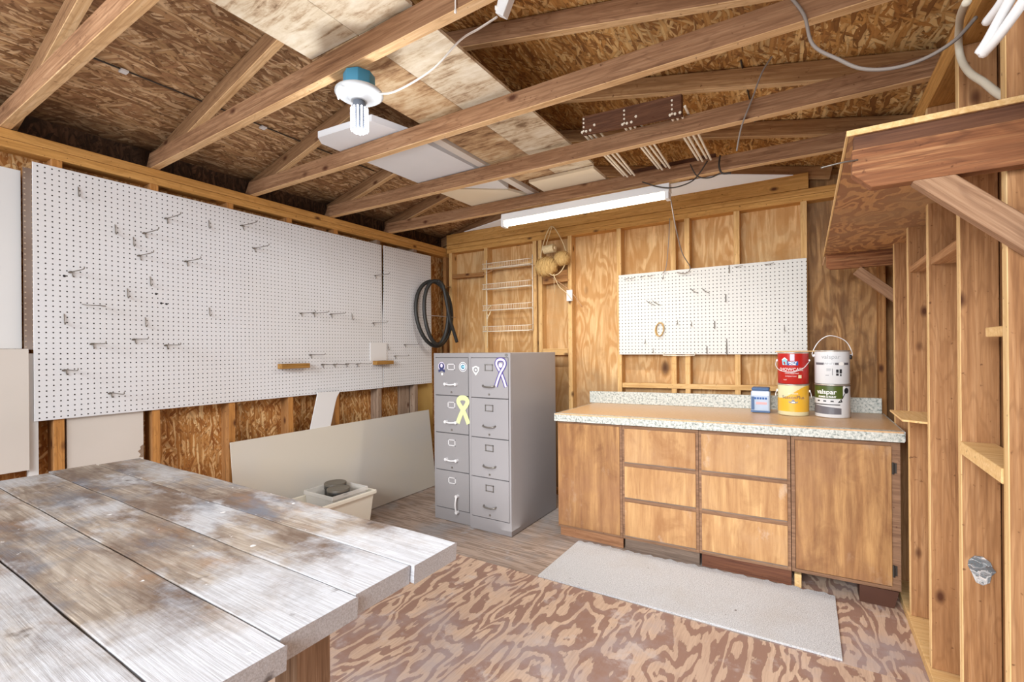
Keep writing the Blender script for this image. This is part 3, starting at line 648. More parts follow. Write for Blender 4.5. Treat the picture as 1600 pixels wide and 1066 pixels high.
m.build('wire_bracket', 'white_wire', label='white wire bracket along the bottom edge of the small pegboard', cat='bracket')
m = MB()
for i in range(5):
    t0 = random.random() * 6
    m.tube([(-1.016 + .028 * math.cos(t) * (1 + .12 * i * .5), 3.925 - .003 * i, 1.515 + .055 * math.sin(t + .05 * i)) for t in [t0 + 2 * PI * k_ / 10 for k_ in range(10)]], .0035, 6, closed=True)
m.build('string_coil', 'twine', label='small coil of yellowish string hanging on the small pegboard', cat='string')

# ------------------------------------------------------------------ black hose
m = MB()
def hp(u, z, o=0): return (-3.165 + .085 * u + .05 * o, 3.61 + .19 * u - .022 * o, z)   # hangs across the corner
def loop(cu, cz, ru, rz, o, tilt=0): return [hp(cu + ru * math.cos(t) + tilt * math.sin(t), cz + rz * math.sin(t), o + .25 * math.sin(2 * t)) for t in [2 * PI * k_ / 18 for k_ in range(18)]]
m.tube(loop(-.03, 1.725, .93, .325, 0, -.10), .019, 10, closed=True)
m.tube(loop(-.02, 1.735, .62, .315, .9, -.05), .019, 10, closed=True)
m.tube([hp(.0, 2.05, 1.6), hp(.25, 2.0, 1.6), hp(.42, 1.85, 1.6), hp(.6, 1.68, 1.5), hp(.85, 1.55, 1.2), hp(1.05, 1.44, 1)], .017, 10)
m.build('hose', 'black', label='coiled black ribbed hose hanging in the corner beside the pegboard', cat='hose')
MB().tube([(-3.24, 3.95, 2.035), (-3.15, 3.62, 2.035), (-3.13, 3.58, 2.055)], .004, 6).build('hose_nail', 'steel', label='nail holding the coiled black hose', cat='nail')
MB().tube([(-3.27, 3.42, 1.705), (-3.12, 3.53, 1.70), (-3.05, 3.80, 1.695)], .003, 6).build('tie_wire', 'cord_grey', label='thin tie wire running across the middle of the black hose', cat='wire')

# ------------------------------------------------------------------ white wire rack
rk = thing('wire_rack', (-2.485, 3.93, 1.54), 'white coated wire rack with four shelves hung on the back wall', 'rack')
for x in (-2.752, -2.216):
    MB().tube([(x, 3.935, 1.545), (x, 3.935, 2.27)], .0045, 6, smooth=False).build('upright', 'white_wire', rk)
for z in (2.175, 1.97, 1.757, 1.546):
    m = MB()
    m.tube([(-2.752, 3.935, z), (-2.216, 3.935, z)], .004, 6)
    m.tube([(-2.752, 3.93, z + .01), (-2.752, 3.86, z - .005), (-2.216, 3.86, z - .005), (-2.216, 3.93, z + .01)], .004, 6, smooth=False)
    m.tube([(-2.752, 3.935, z + .055), (-2.752, 3.86, z + .045), (-2.216, 3.86, z + .045), (-2.216, 3.935, z + .055)], .0028, 6, smooth=False)
    for i in range(27):
        x = -2.74 + i * .0196
        m.tube([(x, 3.935, z), (x, 3.86, z - .005), (x, 3.86, z + .045)], .0014, 4, smooth=False)
    m.build('wire_shelf', 'white_wire', rk)
MB().tube([(-2.63, 3.84, 1.80), (-2.67, 3.845, 1.77), (-2.69, 3.84, 1.72), (-2.66, 3.84, 1.70), (-2.64, 3.84, 1.74), (-2.68, 3.84, 1.66), (-2.69, 3.85, 1.52), (-2.70, 3.86, 1.38)], .005, 6).build('cord_loop', 'twine2', label='looped white cord hanging from the third shelf of the wire rack', cat='cord')
MB().tube([(-2.80, 3.944, 2.13), (-2.72, 3.944, 2.155), (-2.518, 3.944, 2.20), (-2.227, 3.944, 2.17), (-2.12, 3.945, 2.12), (-2.021, 3.946, 2.04), (-1.826, 3.946, 1.889), (-1.71, 3.94, 1.74)], .005, 6).build('extension_cord', 'cord_tan', label='tan cord draped behind the wire rack and past the twine balls', cat='cord')

# twine
for (cx, cz, y, rx, rz, ry, lb, ax) in ((-2.02, 2.12, 3.845, .105, .085, .075, 'larger ball of jute twine hanging on the back wall', 0), (-1.858, 2.178, 3.845, .066, .062, .06, 'smaller ball of jute twine right of the larger ball', 1)):
    m = MB()
    vs = []; n1, n2 = 14, 24
    for i in range(n1 + 1):
        t = PI * i / n1
        for j in range(n2):
            p_ = 2 * PI * j / n2; rr = 1 + .05 * math.sin(9 * t + 3 * p_)
            vs.append((cx - rx * math.cos(t) * rr, y + ry * math.sin(t) * math.cos(p_) * rr, cz + rz * math.sin(t) * math.sin(p_) * rr))
    m.add(vs, [(i * n2 + j, i * n2 + (j + 1) % n2, (i + 1) * n2 + (j + 1) % n2, (i + 1) * n2 + j) for i in range(n1) for j in range(n2)], True)
    for q in range(16):
        t = .5 + q * .14; w_ = .25 * math.sin(q * 2.1)
        m.tube([(cx - rx * math.cos(t + w_ * math.sin(p_)) * 1.03, y + ry * math.sin(t) * math.cos(p_) * 1.07, cz + rz * math.sin(t) * math.sin(p_) * 1.07) for p_ in [2 * PI * k_ / 12 for k_ in range(12)]], .003, 5, sub=3, closed=True)
    m.build('twine_ball', 'twine', label=lb, cat='twine')
sp_ = thing('string_spool', (-2.0, 3.9, 2.24), 'small cylindrical spool of pale string above the twine balls', 'spool')
MB().cyl((-2.06, 3.89, 2.285), (-1.95, 3.88, 2.29), .04).build('string_winding', 'twine2', sp_)
MB().cyl((-2.07, 3.89, 2.285), (-1.94, 3.88, 2.29), .014).build('core', 'spool', sp_)
m = MB(); m.tube([(-2.09, 3.88, 2.13), (-2.09, 3.88, 2.26), (-2.03, 3.87, 2.42), (-1.972, 3.87, 2.49), (-1.90, 3.87, 2.40), (-1.84, 3.87, 2.27), (-1.825, 3.86, 2.16), (-1.87, 3.84, 2.06), (-1.94, 3.83, 2.03), (-2.0, 3.82, 2.07)], .0045, 6)
m.tube([(-2.05, 3.88, 2.3), (-1.985, 3.87, 2.45), (-1.972, 3.87, 2.49)], .0035, 6)
m.tube([(-1.94, 3.83, 2.04), (-1.89, 3.84, 1.93), (-1.83, 3.86, 1.87), (-1.78, 3.88, 1.80)], .0035, 6)
m.tube([(-1.935, 3.83, 2.04), (-1.935, 3.84, 1.86)], .002, 5)
m.build('hanging_string', 'twine2', label='pale string looped from a nail around the twine balls', cat='string')
MB().box(-1.855, -1.80, 3.925, 3.94, 1.80, 1.90).build('tag_card', 'white', label='small white card on the stud below the twine balls', cat='card')

# ------------------------------------------------------------------ filing cabinets
def ribbon(cx, cz, w, h, mat, par, inner=None, name='ribbon_sticker'):
    """awareness ribbon: a loop with two crossing tails, seen from the front"""
    y = 2.874; out = []
    def strip(pts, wd, mt, dy, nm, pr):
        m = MB(); L = []; R_ = []
        for i, (x, z) in enumerate(pts):
            x0, z0 = pts[max(i - 1, 0)]; x1, z1 = pts[min(i + 1, len(pts) - 1)]
            d = math.hypot(x1 - x0, z1 - z0) or 1; nx, nz = -(z1 - z0) / d, (x1 - x0) / d
            yy = y + dy - .0012 * i / len(pts)
            L.append((x + nx * wd / 2, yy, z + nz * wd / 2)); R_.append((x - nx * wd / 2, yy, z - nz * wd / 2))
        n = len(pts); m.add(L + R_, [(i, i + 1, n + i + 1, n + i) for i in range(n - 1)])
        return m.build(nm, mt, pr)
    pts = []
    for i in range(41):
        t = i / 40
        u = -1 + 2 * t
        # tail -> loop -> tail
        x = cx + w * .5 * math.sin(u * PI * 1.0) * (1.0 if abs(u) < .62 else .0) if False else 0
        pts.append((0, 0))
    pts = [(.42, -.5), (.22, -.22), (0, .02), (-.26, .22), (-.36, .36), (-.24, .47), (0, .5), (.24, .47), (.36, .36), (.26, .22), (0, .02), (-.22, -.22), (-.42, -.5)]
    P = []
    for i in range(len(pts) - 1):
        p0, p1, p2, p3 = [pts[max(0, min(len(pts) - 1, i + k_))] for k_ in (-1, 0, 1, 2)]
        for k_ in range(5):
            t = k_ / 5; P.append(tuple(.5 * (2 * p1[c] + (p2[c] - p0[c]) * t + (2 * p0[c] - 5 * p1[c] + 4 * p2[c] - p3[c]) * t * t + (3 * p1[c] - p0[c] - 3 * p2[c] + p3[c]) * t ** 3) for c in (0, 1)))
    P.append(pts[-1]); P = [(cx + a * w, cz + b * h) for a, b in P]
    s_ = strip(P, w * .30, mat, 0, name, par)
    if inner: strip(P, w * .15, inner, -.0006, 'printed_band', s_)
    return s_
ZL = [(.104, .400), (.406, .698), (.704, .996), (1.002, 1.298)]
def file_cabinet(x0, x1, y0, mat, label, sunk):
    t = thing('filing_cabinet', ((x0 + x1) / 2, (y0 + 3.60) / 2, 0), label, 'filing cabinet')
    m = MB(); m.box(x0, x1, y0 + .02, 3.60, 0.004, 1.335); m.build('cabinet_body', mat, t, .003)
    m = MB(); e = .016
    m.box(x0, x0 + e, y0, y0 + .019, .004, 1.335).box(x1 - e, x1, y0, y0 + .019, .004, 1.335).box(x0 + e, x1 - e, y0, y0 + .019, 1.303, 1.335).box(x0 + e, x1 - e, y0, y0 + .019, .004, .098)
    m.build('front_frame', mat, t)
    xc = (x0 + x1) / 2
    for i, (z0, z1) in enumerate(ZL):
        d = MB().box(x0 + e + .003, x1 - e - .003, y0 - .004, y0 + .022, z0, z1).build('drawer', mat, t, .002)
        MB().box(x0 + e, x1 - e, y0 + .012, y0 + .021, z0 - .005, z0).build('drawer_gap', 'filegap', d)
        zc = z0 + (z1 - z0) * .76; f = MB(); a, b = .036, .024
        for (u0, u1, w0, w1) in ((-a, a, b - .005, b), (-a, a, -b, -b + .005), (-a, -a + .006, -b, b), (a - .006, a, -b, b)):
            f.box(xc + u0, xc + u1, y0 - .009, y0 - .003, zc + w0, zc + w1)
        f.build('label_holder', 'chrome' if not sunk else 'steel', d)
        zh = z0 + (z1 - z0) * .30
        if sunk:
            h = MB().tube([(xc - .055, y0 - .003, zh + .004), (xc - .045, y0 - .022, zh - .002), (xc, y0 - .028, zh - .006), (xc + .045, y0 - .022, zh - .002), (xc + .055, y0 - .003, zh + .004)], .006, 8)
            h.build('pull_handle', 'steel', d)
        elif i == 0:
            xh = xc + .055
            h = MB().tube([(xh, y0 - .003, .215), (xh, y0 - .025, .21), (xh - .004, y0 - .034, .15), (xh, y0 - .025, .095), (xh, y0 - .003, .09)], .0065, 8)
            h.cyl((xh, y0 - .03, .215), (xh, y0 - .003, .215), .013, n=12).cyl((xh, y0 - .03, .09), (xh, y0 - .003, .09), .013, n=12)
            h.build('pull_handle', 'chrome', d)['label'] = 'chrome handle hanging vertically from one screw'
        else:
            h = MB().tube([(xc - .05, y0 - .003, zh + .002), (xc - .05, y0 - .024, zh), (xc, y0 - .033, zh - .004), (xc + .05, y0 - .024, zh), (xc + .05, y0 - .003, zh + .002)], .0065, 8)
            h.cyl((xc - .052, y0 - .028, zh), (xc - .052, y0 - .003, zh), .012, n=12).cyl((xc + .052, y0 - .028, zh), (xc + .052, y0 - .003, zh), .012, n=12)
            h.build('pull_handle', 'chrome', d)
        if sunk or i > 0:
            MB().cyl((xc, y0 - .007, z0 + .025), (xc, y0 - .003, z0 + .025), .008, n=12).build('catch_button', 'steel', d)
    return t
f1 = file_cabinet(-2.560, -2.192, 2.905, 'file', 'left grey four-drawer filing cabinet with a lime ribbon sticker on its second drawer', False)
f2 = file_cabinet(-2.184, -1.812, 2.880, 'file2', 'right grey four-drawer filing cabinet with a purple ribbon sticker and recessed pulls', True)
MB().cyl((-1.845, 2.874, 1.32), (-1.845, 2.881, 1.32), .011, n=14).build('lock', 'steel', f2)
r_ = ribbon(-1.892, 1.188, .105, .20, 'purple', f2, 'lilac')
MB().cyl((-1.892, 2.8735, 1.245), (-1.892, 2.8725, 1.245), .017, n=16).build('badge_center', 'lilac', r_)
g_ = MB(); g_.fn
o = ribbon(-2.262, .888, .125, .20, 'lime', f1)
for v_ in o.data.vertices: v_.co.y += .025
o2 = ribbon(-2.262, .888, .125, .20, 'lime_d', o, None, 'printed_band')
for v_ in o2.data.vertices: v_.co.y += .0244
bpy.data.objects.remove(o2)
# round and shield stickers
def disc(cx, cz, r, mat, par, y, nm, sx=1.0):
    m = MB(); n = 28
    m.add([(cx + r * sx * math.cos(2 * PI * i / n), y, cz + r * math.sin(2 * PI * i / n)) for i in range(n)], [tuple(range(n))])
    return m.build(nm, mat, par)
st = disc(-2.26, 1.228, .038, 'txt_white', f1, 2.8995, 'round_sticker'); disc(-2.26, 1.228, .033, 'txt_navy', st, 2.8991, 'printed_ring'); disc(-2.26, 1.228, .027, 'txt_white', st, 2.8987, 'printed_ring'); disc(-2.26, 1.228, .020, 'txt_teal', st, 2.8983, 'printed_disc')
text_mesh('C', .04, 'txt_navy', 'printed_letter', st, lambda x, y, d: (-2.26 + x, 2.8979, 1.228 + y), bold=.001)
st = disc(-2.475, 1.23, .034, 'lilac', f1, 2.8995, 'round_sticker'); disc(-2.475, 1.23, .029, 'txt_navy', st, 2.8991, 'printed_disc')
disc(-2.475, 1.236, .015, 'lilac', st, 2.8987, 'printed_disc', .8)
MB().add([(-2.51, 2.8993, 1.20), (-2.475, 2.8993, 1.215), (-2.44, 2.8993, 1.20), (-2.445, 2.8993, 1.18), (-2.475, 2.8993, 1.195), (-2.505, 2.8993, 1.18)], [(0, 5, 4, 1), (1, 4, 3, 2)]).build('printed_banner', 'txt_navy', st)
disc(-2.47, 1.168, .010, 'txt_white', st, 2.8993, 'printed_disc')
m = MB(); m.add([(-2.150, 2.8745, 1.228), (-2.118, 2.8745, 1.238), (-2.086, 2.8745, 1.228), (-2.090, 2.8745, 1.200), (-2.118, 2.8745, 1.165), (-2.146, 2.8745, 1.200)], [(0, 5, 4, 3, 2, 1)])
st = m.build('shield_sticker', 'txt_white', f2); disc(-2.118, 1.208, .020, 'file', st, 2.8741, 'printed_disc'); disc(-2.118, 1.208, .014, 'txt_grey', st, 2.8737, 'printed_disc'); disc(-2.118, 1.208, .008, 'txt_white', st, 2.8733, 'printed_disc')

# ------------------------------------------------------------------ base cabinets and countertop
TILT = lambda p: (p.x, p.y, p.z + .0165 * (p.x + 1.54) * min(1, max(0, p.z / .06)))
FY = 3.10
def panel_part(x0, x1, z0, z1, nm, mat, par, y0=FY - .007, y1=FY + .004, bev=.003):
    return MB().box(x0, x1, y0, y1, z0, z1).fn(TILT).build(nm, mat, par, bev)
UL = [(-1.545, -1.062, 'leftmost base cabinet with one plain wooden door, beside the filing cabinets', 'door', 'kick_tan'),
      (-1.060, -.572, 'left bank of three worn drawers under the countertop', 'drawers', 'kick_grey'),
      (-.570, -.078, 'right bank of three worn drawers under the countertop', 'drawers', 'kick_brown'),
      (-.075, .408, 'rightmost base cabinet with a wide hinged door, its kick board missing', 'hinged', None)]
for ui, (x0, x1, lb, kd, kick) in enumerate(UL):
    t = thing('base_cabinet', ((x0 + x1) / 2, 3.4, 0), lb, 'cabinet')
    MB().box(x0 + .002, x1 - .002, FY + .02, 3.78, .07, .83).fn(TILT).build('carcass', 'cab_dark' if ui == 3 else 'cab_frame', t)
    fr = MB(); w = .018
    w2 = w * (2.2 if ui == 3 else 1); a_, b_ = x0 + w, x1 - w2
    fr.box(x0, a_, FY, FY + .019, .066, .832).box(b_, x1, FY, FY + .019, .066, .832).box(a_, b_, FY, FY + .019, .812, .832).box(a_, b_, FY, FY + .019, .066, .084)
    if kd == 'drawers': fr.box(a_, b_, FY, FY + .019, .556, .580).box(a_, b_, FY, FY + .019, .318, .342)
    fr.fn(TILT).build('face_frame', 'cab_frame', t, .001)
    if kd == 'door': panel_part(x0 + .004, x1 - .016, .082, .822, 'door', 'cab_door', t)
    elif kd == 'hinged':
        d = panel_part(x0 + .02, x1 - .036, .088, .812, 'door', 'cab_door', t)
        for z in (.70, .17):
            h = MB().cyl((x1 - .031, FY - .010, z - .03), (x1 - .031, FY - .010, z + .03), .005, n=8).box(x1 - .034, x1 - .016, FY - .004, FY + .001, z - .026, z + .026).fn(TILT)
            h.build('hinge', 'hinge', d)
    else:
        for z0, z1 in ((.581, .812), (.343, .557), (.086, .319)):
            d = panel_part(x0 + .016, x1 - .016, z0, z1, 'drawer', 'cab_drawer', t)
            MB().box(x0 + .018, x1 - .018, FY - .009, FY - .0065, z0 - .001, z0 + .006).fn(TILT).build('worn_edge', 'kick_grey', d)
    if kick:
        MB().box(x0 + .012, x1, FY + .012, FY + .03, 0.001, .068).fn(TILT).build('kick_board', kick, t)
    else:
        MB().box(x0 + .012, x0 + .045, FY + .008, FY + .10, .001, .075).build('support_block', 'pale_wood', t)
        MB().box(.235, .40, FY - .03 + .04, FY + .14, .001, .09).fn(lambda p: (p.x - (.02 if p.z < .05 and p.x > .3 else 0), p.y, p.z)).build('support_block', 'cab_dark', t)
ct = thing('countertop', (-.56, 3.45, .84), 'long speckled laminate countertop with backsplash over the base cabinets', 'countertop')
SLOPE = lambda p: (p.x, p.y, p.z + .0165 * (p.x + 1.54))
MB().box(-1.553, .42, FY - .035, 3.86, .872, .893).fn(SLOPE).build('worktop', 'granite_tan', ct, .004)
m = MB(); prof = [(FY - .036, .840), (FY - .036, .884), (FY - .028, .8935), (FY + .004, .8945), (FY + .004, .840)]
m.prism([(-1.554, y, z) for y, z in prof], (1.975, 0, 0)).fn(SLOPE).build('front_lip', 'granite', ct)
MB().box(-1.558, -1.553, FY - .03, 3.86, .845, .893).box(.42, .425, FY - .03, 3.86, .845, .893).fn(SLOPE).build('end_band', 'granite', ct)
MB().box(-1.60, .415, 3.835, 3.86, .893, .993).fn(SLOPE).build('backsplash', 'granite', ct, .004)

# ------------------------------------------------------------------ cans and jar
def paint_can(cx, cy, z, r, h, body, label, lid='tin', rim='tin'):
    t = thing('paint_can', (cx, cy, z), label, 'paint can')
    MB().lathe((cx, cy, z), [(0, .002), (r - .004, 0), (r, .004), (r, h - .006)], 48).build('can_wall', body, t)
    MB().lathe((cx, cy, z), [(r, h - .009), (r + .002, h - .005), (r + .001, h), (r - .008, h), (r - .010, h - .006), (r - .016, h - .006), (r - .018, h - .002), (0, h - .003)], 48).build('lid', lid, t)
    return t
def wrap(cx, cy, r, a0=-PI / 2):
    return lambda zc: (lambda x, y, d: (cx + (r + d) * math.cos(a0 + x / r), cy + (r + d) * math.sin(a0 + x / r), zc + y))
def band(t, cx, cy, r, a0, a1, z0, z1, mat, nm, d=.0006, f0=None, f1=None):
    m = MB(); n = 24; vs = []
    for i in range(n + 1):
        a = a0 + (a1 - a0) * i / n; u = i / n
        zz0 = z0 if f0 is None else f0(u); zz1 = z1 if f1 is None else f1(u)
        vs += [(cx + (r + d) * math.cos(a), cy + (r + d) * math.sin(a), zz) for zz in (zz0, zz1)]
    m.add(vs, [(2 * i, 2 * i + 2, 2 * i + 3, 2 * i + 1) for i in range(n)], True)
    return m.build(nm, mat, t)
def bail(t, cx, cy, r, zear, pts, wire='chrome'):
    m = MB().tube(pts, .0024, 6); m.build('bail_handle', wire, t)
    e = MB()
    for s_ in (pts[0], pts[-1]): e.cyl((cx + (r - .002) * (1 if s_[0] > cx else -1), cy, zear), (cx + (r + .007) * (1 if s_[0] > cx else -1), cy, zear), .009, n=10)
    e.build('ear', wire, t)
A0 = math.radians(-90 + 1)
zc0 = .9192
# yellow, bottom left
cx, cy, r = -.072, 3.60, .0885
t = paint_can(cx, cy, zc0, r, .202, 'yellow_pale', 'yellow and cream paint can under the red can on the countertop')
band(t, cx, cy, r, A0 - 1.5, A0 + 1.5, 0, 0, 'yellow', 'paper_label', .0006, lambda u: zc0 + .026, lambda u: zc0 + .115 + .07 * u - .02 * math.sin(u * 6))
text_mesh('SeasonPlus', .030, 'txt_navy', 'lettering', t, lambda x, y, d: wrap(cx, cy, r, A0)(zc0 + .118)(x, y, .0013))
text_mesh('EXTERIOR', .012, 'txt_white', 'lettering', t, lambda x, y, d: wrap(cx, cy, r, A0)(zc0 + .142)(x, y, .0013))
band(t, cx, cy, r, A0 - .28, A0 + .28, 0, 0, 'txt_grey', 'printed_emblem', .0012, lambda u: zc0 + .078 + .012 * abs(u - .5), lambda u: zc0 + .097 - .008 * math.sin(u * PI * 3))
band(t, cx, cy, r, A0 - .10, A0 + .10, zc0 + .083, zc0 + .090, 'txt_white', 'printed_emblem', .0016)
bail(t, cx, cy, r, zc0 + .155, [(cx - r - .006, cy, zc0 + .155), (cx - r - .012, cy - .02, zc0 + .12), (cx - r * .9, cy + .05, zc0 + .13), (cx, cy + r + .012, zc0 + .13), (cx + r * .95, cy + .05, zc0 + .10), (cx + r + .012, cy - .02, zc0 + .12), (cx + r + .006, cy, zc0 + .155)])
# red, top left
zz = zc0 + .204; cr = .0885
t = paint_can(cx, cy, zz, cr, .205, 'red', 'red paint can with a blue house mark stacked on the yellow can')
W = lambda a, zc: (lambda x, y, d: wrap(cx, cy, cr, A0)(zc)(x + a, y, .0013))
wr = wrap(cx, cy, cr, A0)
def poly_on(t_, pts, mat, nm, zc, d=.001):
    MB().add([wr(zc)(x, y, d) for x, y in pts], [tuple(range(len(pts)))], False).build(nm, mat, t_)
poly_on(t, [(-.062, -.018), (-.034, -.018), (-.034, .012), (-.048, .026), (-.066, .010)], 'txt_teal', 'printed_house', zz + .140)
poly_on(t, [(-.066, .010), (-.048, .024), (-.030, .010), (-.030, .016), (-.048, .032), (-.067, .017)], 'txt_white', 'printed_roof', zz + .140, .0014)
band(t, cx, cy, cr, A0 - .36, A0 + .33, zz + .120, zz + .146, 'txt_blue', 'printed_block')
text_mesh('HGTV', .017, 'txt_white', 'lettering', t, W(-.002, zz + .138), bold=.0006)
text_mesh('HOME', .013, 'txt_white', 'lettering', t, W(-.002, zz + .126), bold=.0004)
text_mesh('SHOWCASE', .027, 'txt_white', 'lettering', t, W(-.012, zz + .093))
text_mesh('STAIN RESISTANT', .010, 'txt_white', 'lettering', t, W(-.006, zz + .068))
text_mesh('INTERIOR PAINT', .0085, 'txt_white', 'lettering', t, W(-.012, zz + .049))
text_mesh('FLAT', .0085, 'txt_white', 'lettering', t, W(-.045, zz + .026))
band(t, cx, cy, cr, A0 + .34, A0 + .55, zz + .038, zz + .058, 'yellow_pale', 'printed_square')
band(t, cx, cy, cr, A0 - .18, A0 + .1, zz + .150, zz + .192, 'lilac', 'printed_flash')
bail(t, cx, cy, cr, zz + .15, [(cx - cr - .006, cy, zz + .15), (cx - cr - .008, cy - .03, zz + .115), (cx - cr * .75, cy - cr * .75 - .012, zz + .085), (cx, cy - cr - .014, zz + .078), (cx + cr * .62, cy - cr * .85 - .010, zz + .10), (cx + cr * .95, cy - .05, zz + .135), (cx + cr + .006, cy, zz + .15)], 'chrome')
MB().cyl((cx - .10, cy - .02, zz + .2085), (cx + .15, cy - .045, zz + .2105), .003, n=6).build('stir_stick', 'pale_wood', label='thin pale stir stick lying across the tops of the two upper cans', cat='stick')
# green, bottom right
cx2, cy2, r2 = .140, 3.585, .0935; zb = zc0 + .0035
t = paint_can(cx2, cy2, zb, r2, .206, 'can_white', 'white and green paint can at the bottom of the right stack')
wr2 = wrap(cx2, cy2, r2, A0)
band(t, cx2, cy2, r2, A0 - 1.5, A0 + .55, 0, 0, 'green', 'printed_field', .0005, lambda u: zb + .118, lambda u: zb + .196)
band(t, cx2, cy2, r2, A0 - 1.5, A0 + .45, 0, 0, 'can_grey', 'printed_field', .0005, lambda u: zb + .022, lambda u: zb + .078 - .018 * u)
band(t, cx2, cy2, r2, A0 - 1.5, A0 + .38, zb + .078, zb + .084, 'can_dark', 'printed_line', .0007)
band(t, cx2, cy2, r2, A0 - 1.5, A0 + 1.5, zb + .194, zb + .204, 'can_dark', 'printed_line', .0008)
W2 = lambda a, zc, d_=.0012: (lambda x, y, d: wr2(zc)(x + a, y, d_))
text_mesh('valspar', .040, 'txt_white', 'lettering', t, W2(-.040, zb + .158), bold=.0008)
text_mesh('PRIMER & PAINT', .0135, 'txt_white', 'lettering', t, W2(-.035, zb + .128), bold=.0005)
for q in range(3): band(t, cx2, cy2, r2, A0 - 1.0 + q * .42, A0 - .82 + q * .42, zb + .098, zb + .106, 'txt_black', 'printed_line', .0007)
def brush(u0, z0_, u1, z1_, w, mat, dd):
    L = math.hypot(u1 - u0, z1_ - z0_); nx, nz = -(z1_ - z0_) / L * w / 2, (u1 - u0) / L * w / 2
    MB().add([wr2(zb)(u0 + nx, z0_ + nz, dd), wr2(zb)(u0 - nx, z0_ - nz, dd), wr2(zb)(u1 - nx, z1_ - nz, dd), wr2(zb)(u1 + nx, z1_ + nz, dd)], [(0, 1, 2, 3)]).build('printed_figure', mat, t)
brush(.032, .105, .062, .196, .012, 'txt_white', .0011); brush(.046, .118, .070, .160, .005, 'txt_black', .0014)
MB().add([wr2(zb)(.075 + .016 * math.cos(a_), .168 + .018 * math.sin(a_), .0013) for a_ in [2 * PI * i / 18 for i in range(18)]], [tuple(range(18))]).build('printed_knob', 'txt_black', t)
MB().add([wr2(zb)(u, z_, .0013) for u, z_ in ((.022, .093), (.048, .098), (.042, .118), (.034, .112))], [(0, 1, 2, 3)]).build('printed_figure', 'txt_black', t)
# white, top right
zw = zb + .208
t = paint_can(cx2, cy2, zw, r2, .208, 'can_white', 'white paint can with raised wire handle on top of the right stack')
text_mesh('valspar', .036, 'txt_grey', 'lettering', t, W2(-.012, zw + .167), bold=-.0004)
band(t, cx2, cy2, r2, A0 - 1.15, A0 + 1.0, zw + .118, zw + .132, 'can_grey', 'printed_stripe')
band(t, cx2, cy2, r2, A0 - .52, A0 + .10, zw + .116, zw + .134, 'can_white', 'printed_gap', .0009)
text_mesh('WHITE', .018, 'txt_grey', 'lettering', t, W2(-.020, zw + .125, .0014))
MB().add([wr2(zw)(.044 + .016 * math.cos(a_), .125 + .011 * math.sin(a_), .0014) for a_ in [2 * PI * i / 18 for i in range(18)]], [tuple(range(18))]).build('printed_oval', 'txt_white', t)
for q, (u0, u1, v0, v1) in enumerate(((-.035, -.010, .090, .094), (-.035, -.012, .082, .085), (-.006, -.002, .055, .095), (.015, .028, .070, .090), (.033, .046, .066, .092), (.015, .028, .052, .066), (.035, .044, .050, .062), (-.040, -.022, .052, .056))):
    MB().add([wr2(zw)(u, z_, .0011) for u, z_ in ((u0, v0), (u1, v0), (u1, v1), (u0, v1))], [(0, 1, 2, 3)]).build('printed_block', 'txt_black' if q in (3, 4, 5, 6) else 'txt_grey', t)
bail(t, cx2, cy2, r2, zw + .175, [(cx2 - r2 - .006, cy2, zw + .165), (cx2 - r2 - .010, cy2, zw + .195), (cx2 - r2 * .72, cy2, zw + .265), (cx2 - .01, cy2 - .01, zw + .300), (cx2 + r2 * .72, cy2, zw + .268), (cx2 + r2 + .008, cy2, zw + .20), (cx2 + r2 + .008, cy2, zw + .160)])
MB().cyl((cx2 + r2 - .001, cy2 - .02, zw + .165), (cx2 + r2 + .006, cy2 - .022, zw + .165), .014, n=12).build('ear_cap', 'txt_black', t)
# square jar
t = thing('plastic_jar', (-.264, 3.66, .914), 'small square blue and white plastic jar left of the paint cans', 'jar')
zj = .9155
MB().box(-.322, -.206, 3.60, 3.71, zj, zj + .150).build('jar_body', 'jar_label', t, .012)
MB().box(-.318, -.210, 3.604, 3.706, zj + .150, zj + .172).build('jar_lid', 'jar_blue', t, .008)
MB().box(-.313, -.215, 3.5985, 3.6, zj + .118, zj + .145).build('printed_band', 'txt_white', t)
MB().box(-.318, -.300, 3.598, 3.6, zj + .02, zj + .11).build('printed_edge', 'jar_blue', t)
MB().box(-.290, -.225, 3.598, 3.6, zj + .058, zj + .074).build('printed_band', 'jar_pink', t)
text_mesh('PUTTY', .024, 'txt_blue', 'lettering', t, lambda x, y, d: (-.262 + x, 3.5975, zj + .098 + y)) if False else None
for q in range(5): MB().box(-.30 + q * .016, -.288 + q * .016, 3.5978, 3.6, zj + .092, zj + .106).build('printed_block', 'txt_blue', t)
MB().box(-.322, -.206, 3.5979, 3.6, zj + .004, zj + .016).build('printed_edge', 'jar_blue', t)

# ------------------------------------------------------------------ carpet runner
m = MB(); n = 60; vs = []
for i in range(n + 1):
    u = i / n
    x = -1.365 + 1.49 * u
    yb = 3.055 + .035 * u + .010 * math.sin(i * 2.3) + .006 * math.sin(i * 5.1)
    yf = 2.462 + .012 * u
    vs += [(x, yf, .001), (x, yb, .001), (x, yf, .012), (x, yb, .012)]
fs = []
for i in range(n):
    a, b = 4 * i, 4 * i + 4
    fs += [(a + 2, b + 2, b + 3, a + 3), (a, b, b + 2, a + 2), (a + 1, a + 3, b + 3, b + 1), (a, a + 1, b + 1, b)]
fs += [(0, 2, 3, 1), (4 * n, 4 * n + 1, 4 * n + 3, 4 * n + 2)]
m.add(vs, fs).build('carpet_runner', 'carpet', label='off-white speckled carpet remnant on the floor in front of the base cabinets', cat='carpet')

